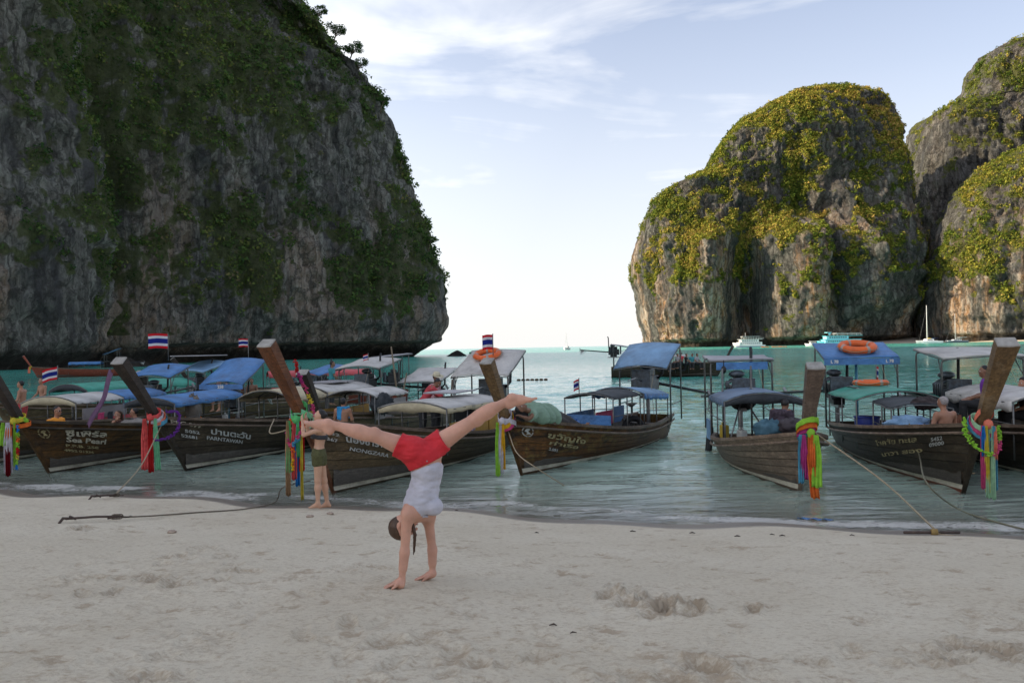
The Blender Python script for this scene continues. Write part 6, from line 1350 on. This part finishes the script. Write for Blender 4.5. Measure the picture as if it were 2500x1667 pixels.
# standing woman in a bikini at the tall prow
def stander():
    g = gpt(785, 1243); Y = g.y; w = lambda px, py, dy=0: np.array(W(px, py, Y+dy))
    J = dict(pel=w(778, 1107), neck=w(784, 1040), head=w(781, 1014), sl=w(783, 1048, -.14), sr=w(786, 1049, .14), el=w(741, 1062, -.20), hl=w(738, 1026, -.10), er=w(752, 1054, .12), hr=w(748, 1024, .08), pl=w(776, 1112, -.07), pr=w(782, 1112, .07),
             kl=w(776, 1173, -.07), kr=w(791, 1172, .07), fl=w(776, 1231, -.08), fr=w(799, 1228, .10))
    for k, gx in (('fl', 776), ('fr', 799)): J[k][2] = float(ground(J[k][0], J[k][1]))+.085
    bik = mcol('black_white_bikini', (.03, .03, .035), .6, .9, 30); olive = mcol('olive_shorts', (.075, .075, .028), .85, .3, 25)
    LOOK.append((-1, -.1, .25))
    def ex(t, q, fr):
        ax = unit(q['neck']-q['pel']); m = q['pel']+(q['neck']-q['pel'])*.62
        pr = [('e', q['pel']+(q['neck']-q['pel'])*.68, (.105, .140, .165), None, .05), ('e', m+V(-.075, -.07, .0), (.05, .055, .05), None, .03), ('e', m+V(-.075, .07, .0), (.05, .055, .05), None, .03)]
        sdf_obj('bikini_top', pr, .01, bik, t, off=.004, cut=lambda X, Y, Z: np.abs((X-m[0])*ax[0]+(Y-m[1])*ax[1]+(Z-m[2])*ax[2])-.032)
    return figure('woman in black bikini top and olive shorts standing at the tall red prow', J, SKIN_M, H_BLACK, None, olive, h=.011, hairstyle='bun', fwd=(-1, 0, 0), extra=ex, fem=True, long_pants=.30, s=.86)
stander()
def at(px, py, Y): return np.array(W(px, py, Y))
C_OR = mcol('orange_shirt', (.80, .30, .03), .8, .12, 8); C_GRE = mcol('sage_green_shirt', (.20, .30, .22), .85, .12, 8); C_DK = mcol('dark_trousers', (.055, .05, .048), .85, .25, 8); C_PUR = mcol('purple_shirt', (.16, .03, .30), .85, .15, 8); C_RED = mcol('red_grey_shirt', (.42, .05, .06), .85, .15, 8)
C_GREY = mcol('grey_shirt', (.30, .29, .30), .85, .15, 8); C_TEAL = mcol('teal_shirt', (.05, .24, .27), .85, .15, 8); C_PAT = mcol('patterned_pink_shirt', (.42, .22, .24), .85, .55, 40); C_BLK = mcol('black_clothes', (.02, .02, .022), .85, .2, 8); C_NAVY = mcol('navy_shorts', (.03, .035, .07), .85, .2, 8)
LOOK.append((1, -.25, -.05)); figure('man in an orange shirt and sunglasses sitting in the Sea Pearl boat', pose('sit', R(-100), at_head=at(140, 1003, 18.6)), SKIN_T, H_BLACK, C_OR, C_NAVY, shades=True)
LOOK.append((-.5, -1, -.1)); figure('woman with long dark hair eating in the Sea Pearl boat', pose('sit', R(165), at_head=at(288, 1012, 20.6), s=.93, hr=(-.02, .14, .52), er=(.2, .2, .25)), SKIN_T, H_BROWN, mcol('brown_bikini', (.10, .05, .04), .8), C_NAVY, sleeves=False, hairstyle='long', fem=True, shirtk=.002)
LOOK.append((-1, -.3, 0)); figure('man with sunglasses half hidden behind the coral red scarf', pose('sit', R(110), at_head=at(327, 1006, 20.2), s=.95), SKIN_T, H_BLACK, C_NAVY, C_NAVY, shades=True)
# sleeping man along the bow of the rusty boat
def sleeper():
    Y0, Y1 = 14.9, 17.9
    J = dict(head=at(1272, 997, 15.1), neck=at(1290, 1003, 15.3), sl=at(1296, 996, 15.55), sr=at(1302, 1014, 15.25), el=at(1275, 1008, 15.5), hl=at(1262, 1004, 15.3), er=at(1290, 1022, 15.2), hr=at(1272, 1016, 15.05), pel=at(1344, 1010, 16.0), pl=at(1346, 1007, 16.1), pr=at(1346, 1016, 15.95),
             kl=at(1386, 1024, 16.7), kr=at(1382, 1032, 16.6), fl=at(1424, 1046, 17.3), fr=at(1418, 1051, 17.2))
    LOOK.append((.2, -.5, .8))
    figure('man in a sage green shirt asleep along the bow of the rusty boat', J, SKIN_D, H_BLACK, C_GRE, C_DK, sleeves=1.6, up=unit((-1, -.3, .1)), fwd=(.2, -.4, .85), shirtk=.03, s=1.02)
sleeper()
crumple(W(1268, 1015, 15.5), (.26, .22, .09), C_BLK, 'dark padded cushion under the head of the sleeping man', 'cushion', 'cushion', 40)
LOOK.append((-.4, 1, 0)); figure('grey haired shirtless man seen from behind in the 09000 boat', pose('sit', R(15), at_head=at(2301, 982, 14.4)), SKIN_T, H_GREY, None, C_NAVY, long_pants=.6, s=1.0)
LOOK.append((-1, .3, -.1)); figure('person in a purple shirt with black hair behind the thick prow', pose('sit', R(60), at_head=at(2402, 906, 15.4), s=.95), SKIN_D, H_BLACK, C_PUR, C_BLK, hairstyle='short')
LOOK.append((-1, -.2, 0)); figure('curly haired person at the right edge behind the white canopy', pose('sit', R(80), at_head=at(2498, 936, 16.0), s=.95), SKIN_T, H_BLACK, C_DK, C_BLK, hairstyle='curly')
# men on the Nongzara roof
LOOK.append((.6, -.4, -.7)); figure('man in a red and grey shirt bending over the Nongzara boat roof', pose('stand', R(-75), at_pel=at(1030, 985, 19.8), neck=(0, .28, .42), head=(0, .40, .50), sl=(-.18, .24, .38), sr=(.18, .24, .38), el=(-.20, .44, .18), er=(.20, .44, .18), hl=(-.14, .52, .02), hr=(.14, .52, .02)), SKIN_D, H_BLACK, C_RED, C_BLK, sleeves=1.4)
LOOK.append((.7, -.7, -.2)); figure('man in a straw hat working behind the bending man on the roof', pose('stand', R(-60), at_head=at(1065, 922, 20.6)), SKIN_D, H_BLACK, C_PAT, C_BLK, hat=True, sleeves=1.2)
LOOK.append((.2, 1, 0)); figure('shirtless person with a blue towel behind the Nongzara bow', pose('sit', R(-10), at_head=at(838, 982, 19.3), s=.9), SKIN_T, H_BLACK, None, C_NAVY, long_pants=.6)
hang(W(838, 992, 19.2), .30, .30, .3, mcol('bright_blue_towel', (.04, .26, .52), .9, .15), 'bright blue towel on the back of the shirtless person')
LOOK.append((1, .2, 0)); figure('man in a teal shirt standing in the boat with the white stern awning', pose('stand', R(-60), at_head=at(812, 888, 30.5)), SKIN_D, H_BLACK, C_TEAL, C_BLK)
LOOK.append((-.3, -1, -.3)); figure('shirtless man leaning on the rail of the brown open boat', pose('sit', R(170), at_head=at(535, 934, 28.6), neck=(0, .12, .42), head=(0, .2, .55)), SKIN_T, H_BLACK, None, C_NAVY, long_pants=.6)
LOOK.append((.3, -1, 0)); figure('shirtless man sitting under the faded red canopy', pose('sit', R(180), at_head=at(614, 930, 33.5)), SKIN_D, H_BLACK, None, C_NAVY, long_pants=.6)
LOOK.append((-1, -.1, 0)); figure('shirtless person standing at the far left behind the Sea Pearl prow', pose('stand', R(100), at_head=at(50, 938, 24)), SKIN_T, H_BLACK, None, mcol('red_trunks', (.4, .05, .05), .8), long_pants=.6)
LOOK.append((0, -1, 0)); figure('bather in pink shorts standing by the green canopy', pose('stand', R(150), at_head=at(100, 930, 29)), SKIN_T, H_BLACK, None, T_PINK, long_pants=.6)
LOOK.append((.4, .5, -.3)); figure('crouching man in dark clothes working at the engine of the grey boat', pose('sit', R(-50), at_head=at(1917, 987, 15.9), neck=(0, .1, .46), head=(0, .16, .58), s=.95), SKIN_D, H_BLACK, mcol('dark_patterned_shirt', (.06, .045, .06), .9, .7, 25), C_BLK, sleeves=1.3)
# passengers of the far dark boat
for k, (px, py) in enumerate(((1635, 857), (1654, 866), (1662, 864), (1676, 866), (1690, 866), (1702, 866))):
    LOOK.append((1 if k % 2 else -1, -.4, 0)); figure(['standing boatman at the stern of the far dark boat', 'passenger in light grey next to the boatman of the far dark boat', 'passenger in red under the white roof of the far boat', 'passenger in black under the white roof of the far boat', 'passenger in teal under the white roof of the far boat', 'rightmost passenger under the white roof of the far dark boat'][k], pose('stand' if k == 0 else 'sit', R(random.uniform(60, 300)), at_head=at(px, py, 61)), SKIN_D, H_BLACK, [C_BLK, C_GREY, C_RED, C_BLK, C_TEAL, C_GREY][k], C_BLK, h=.026, group=None if k == 0 else 'passengers of the far dark boat')
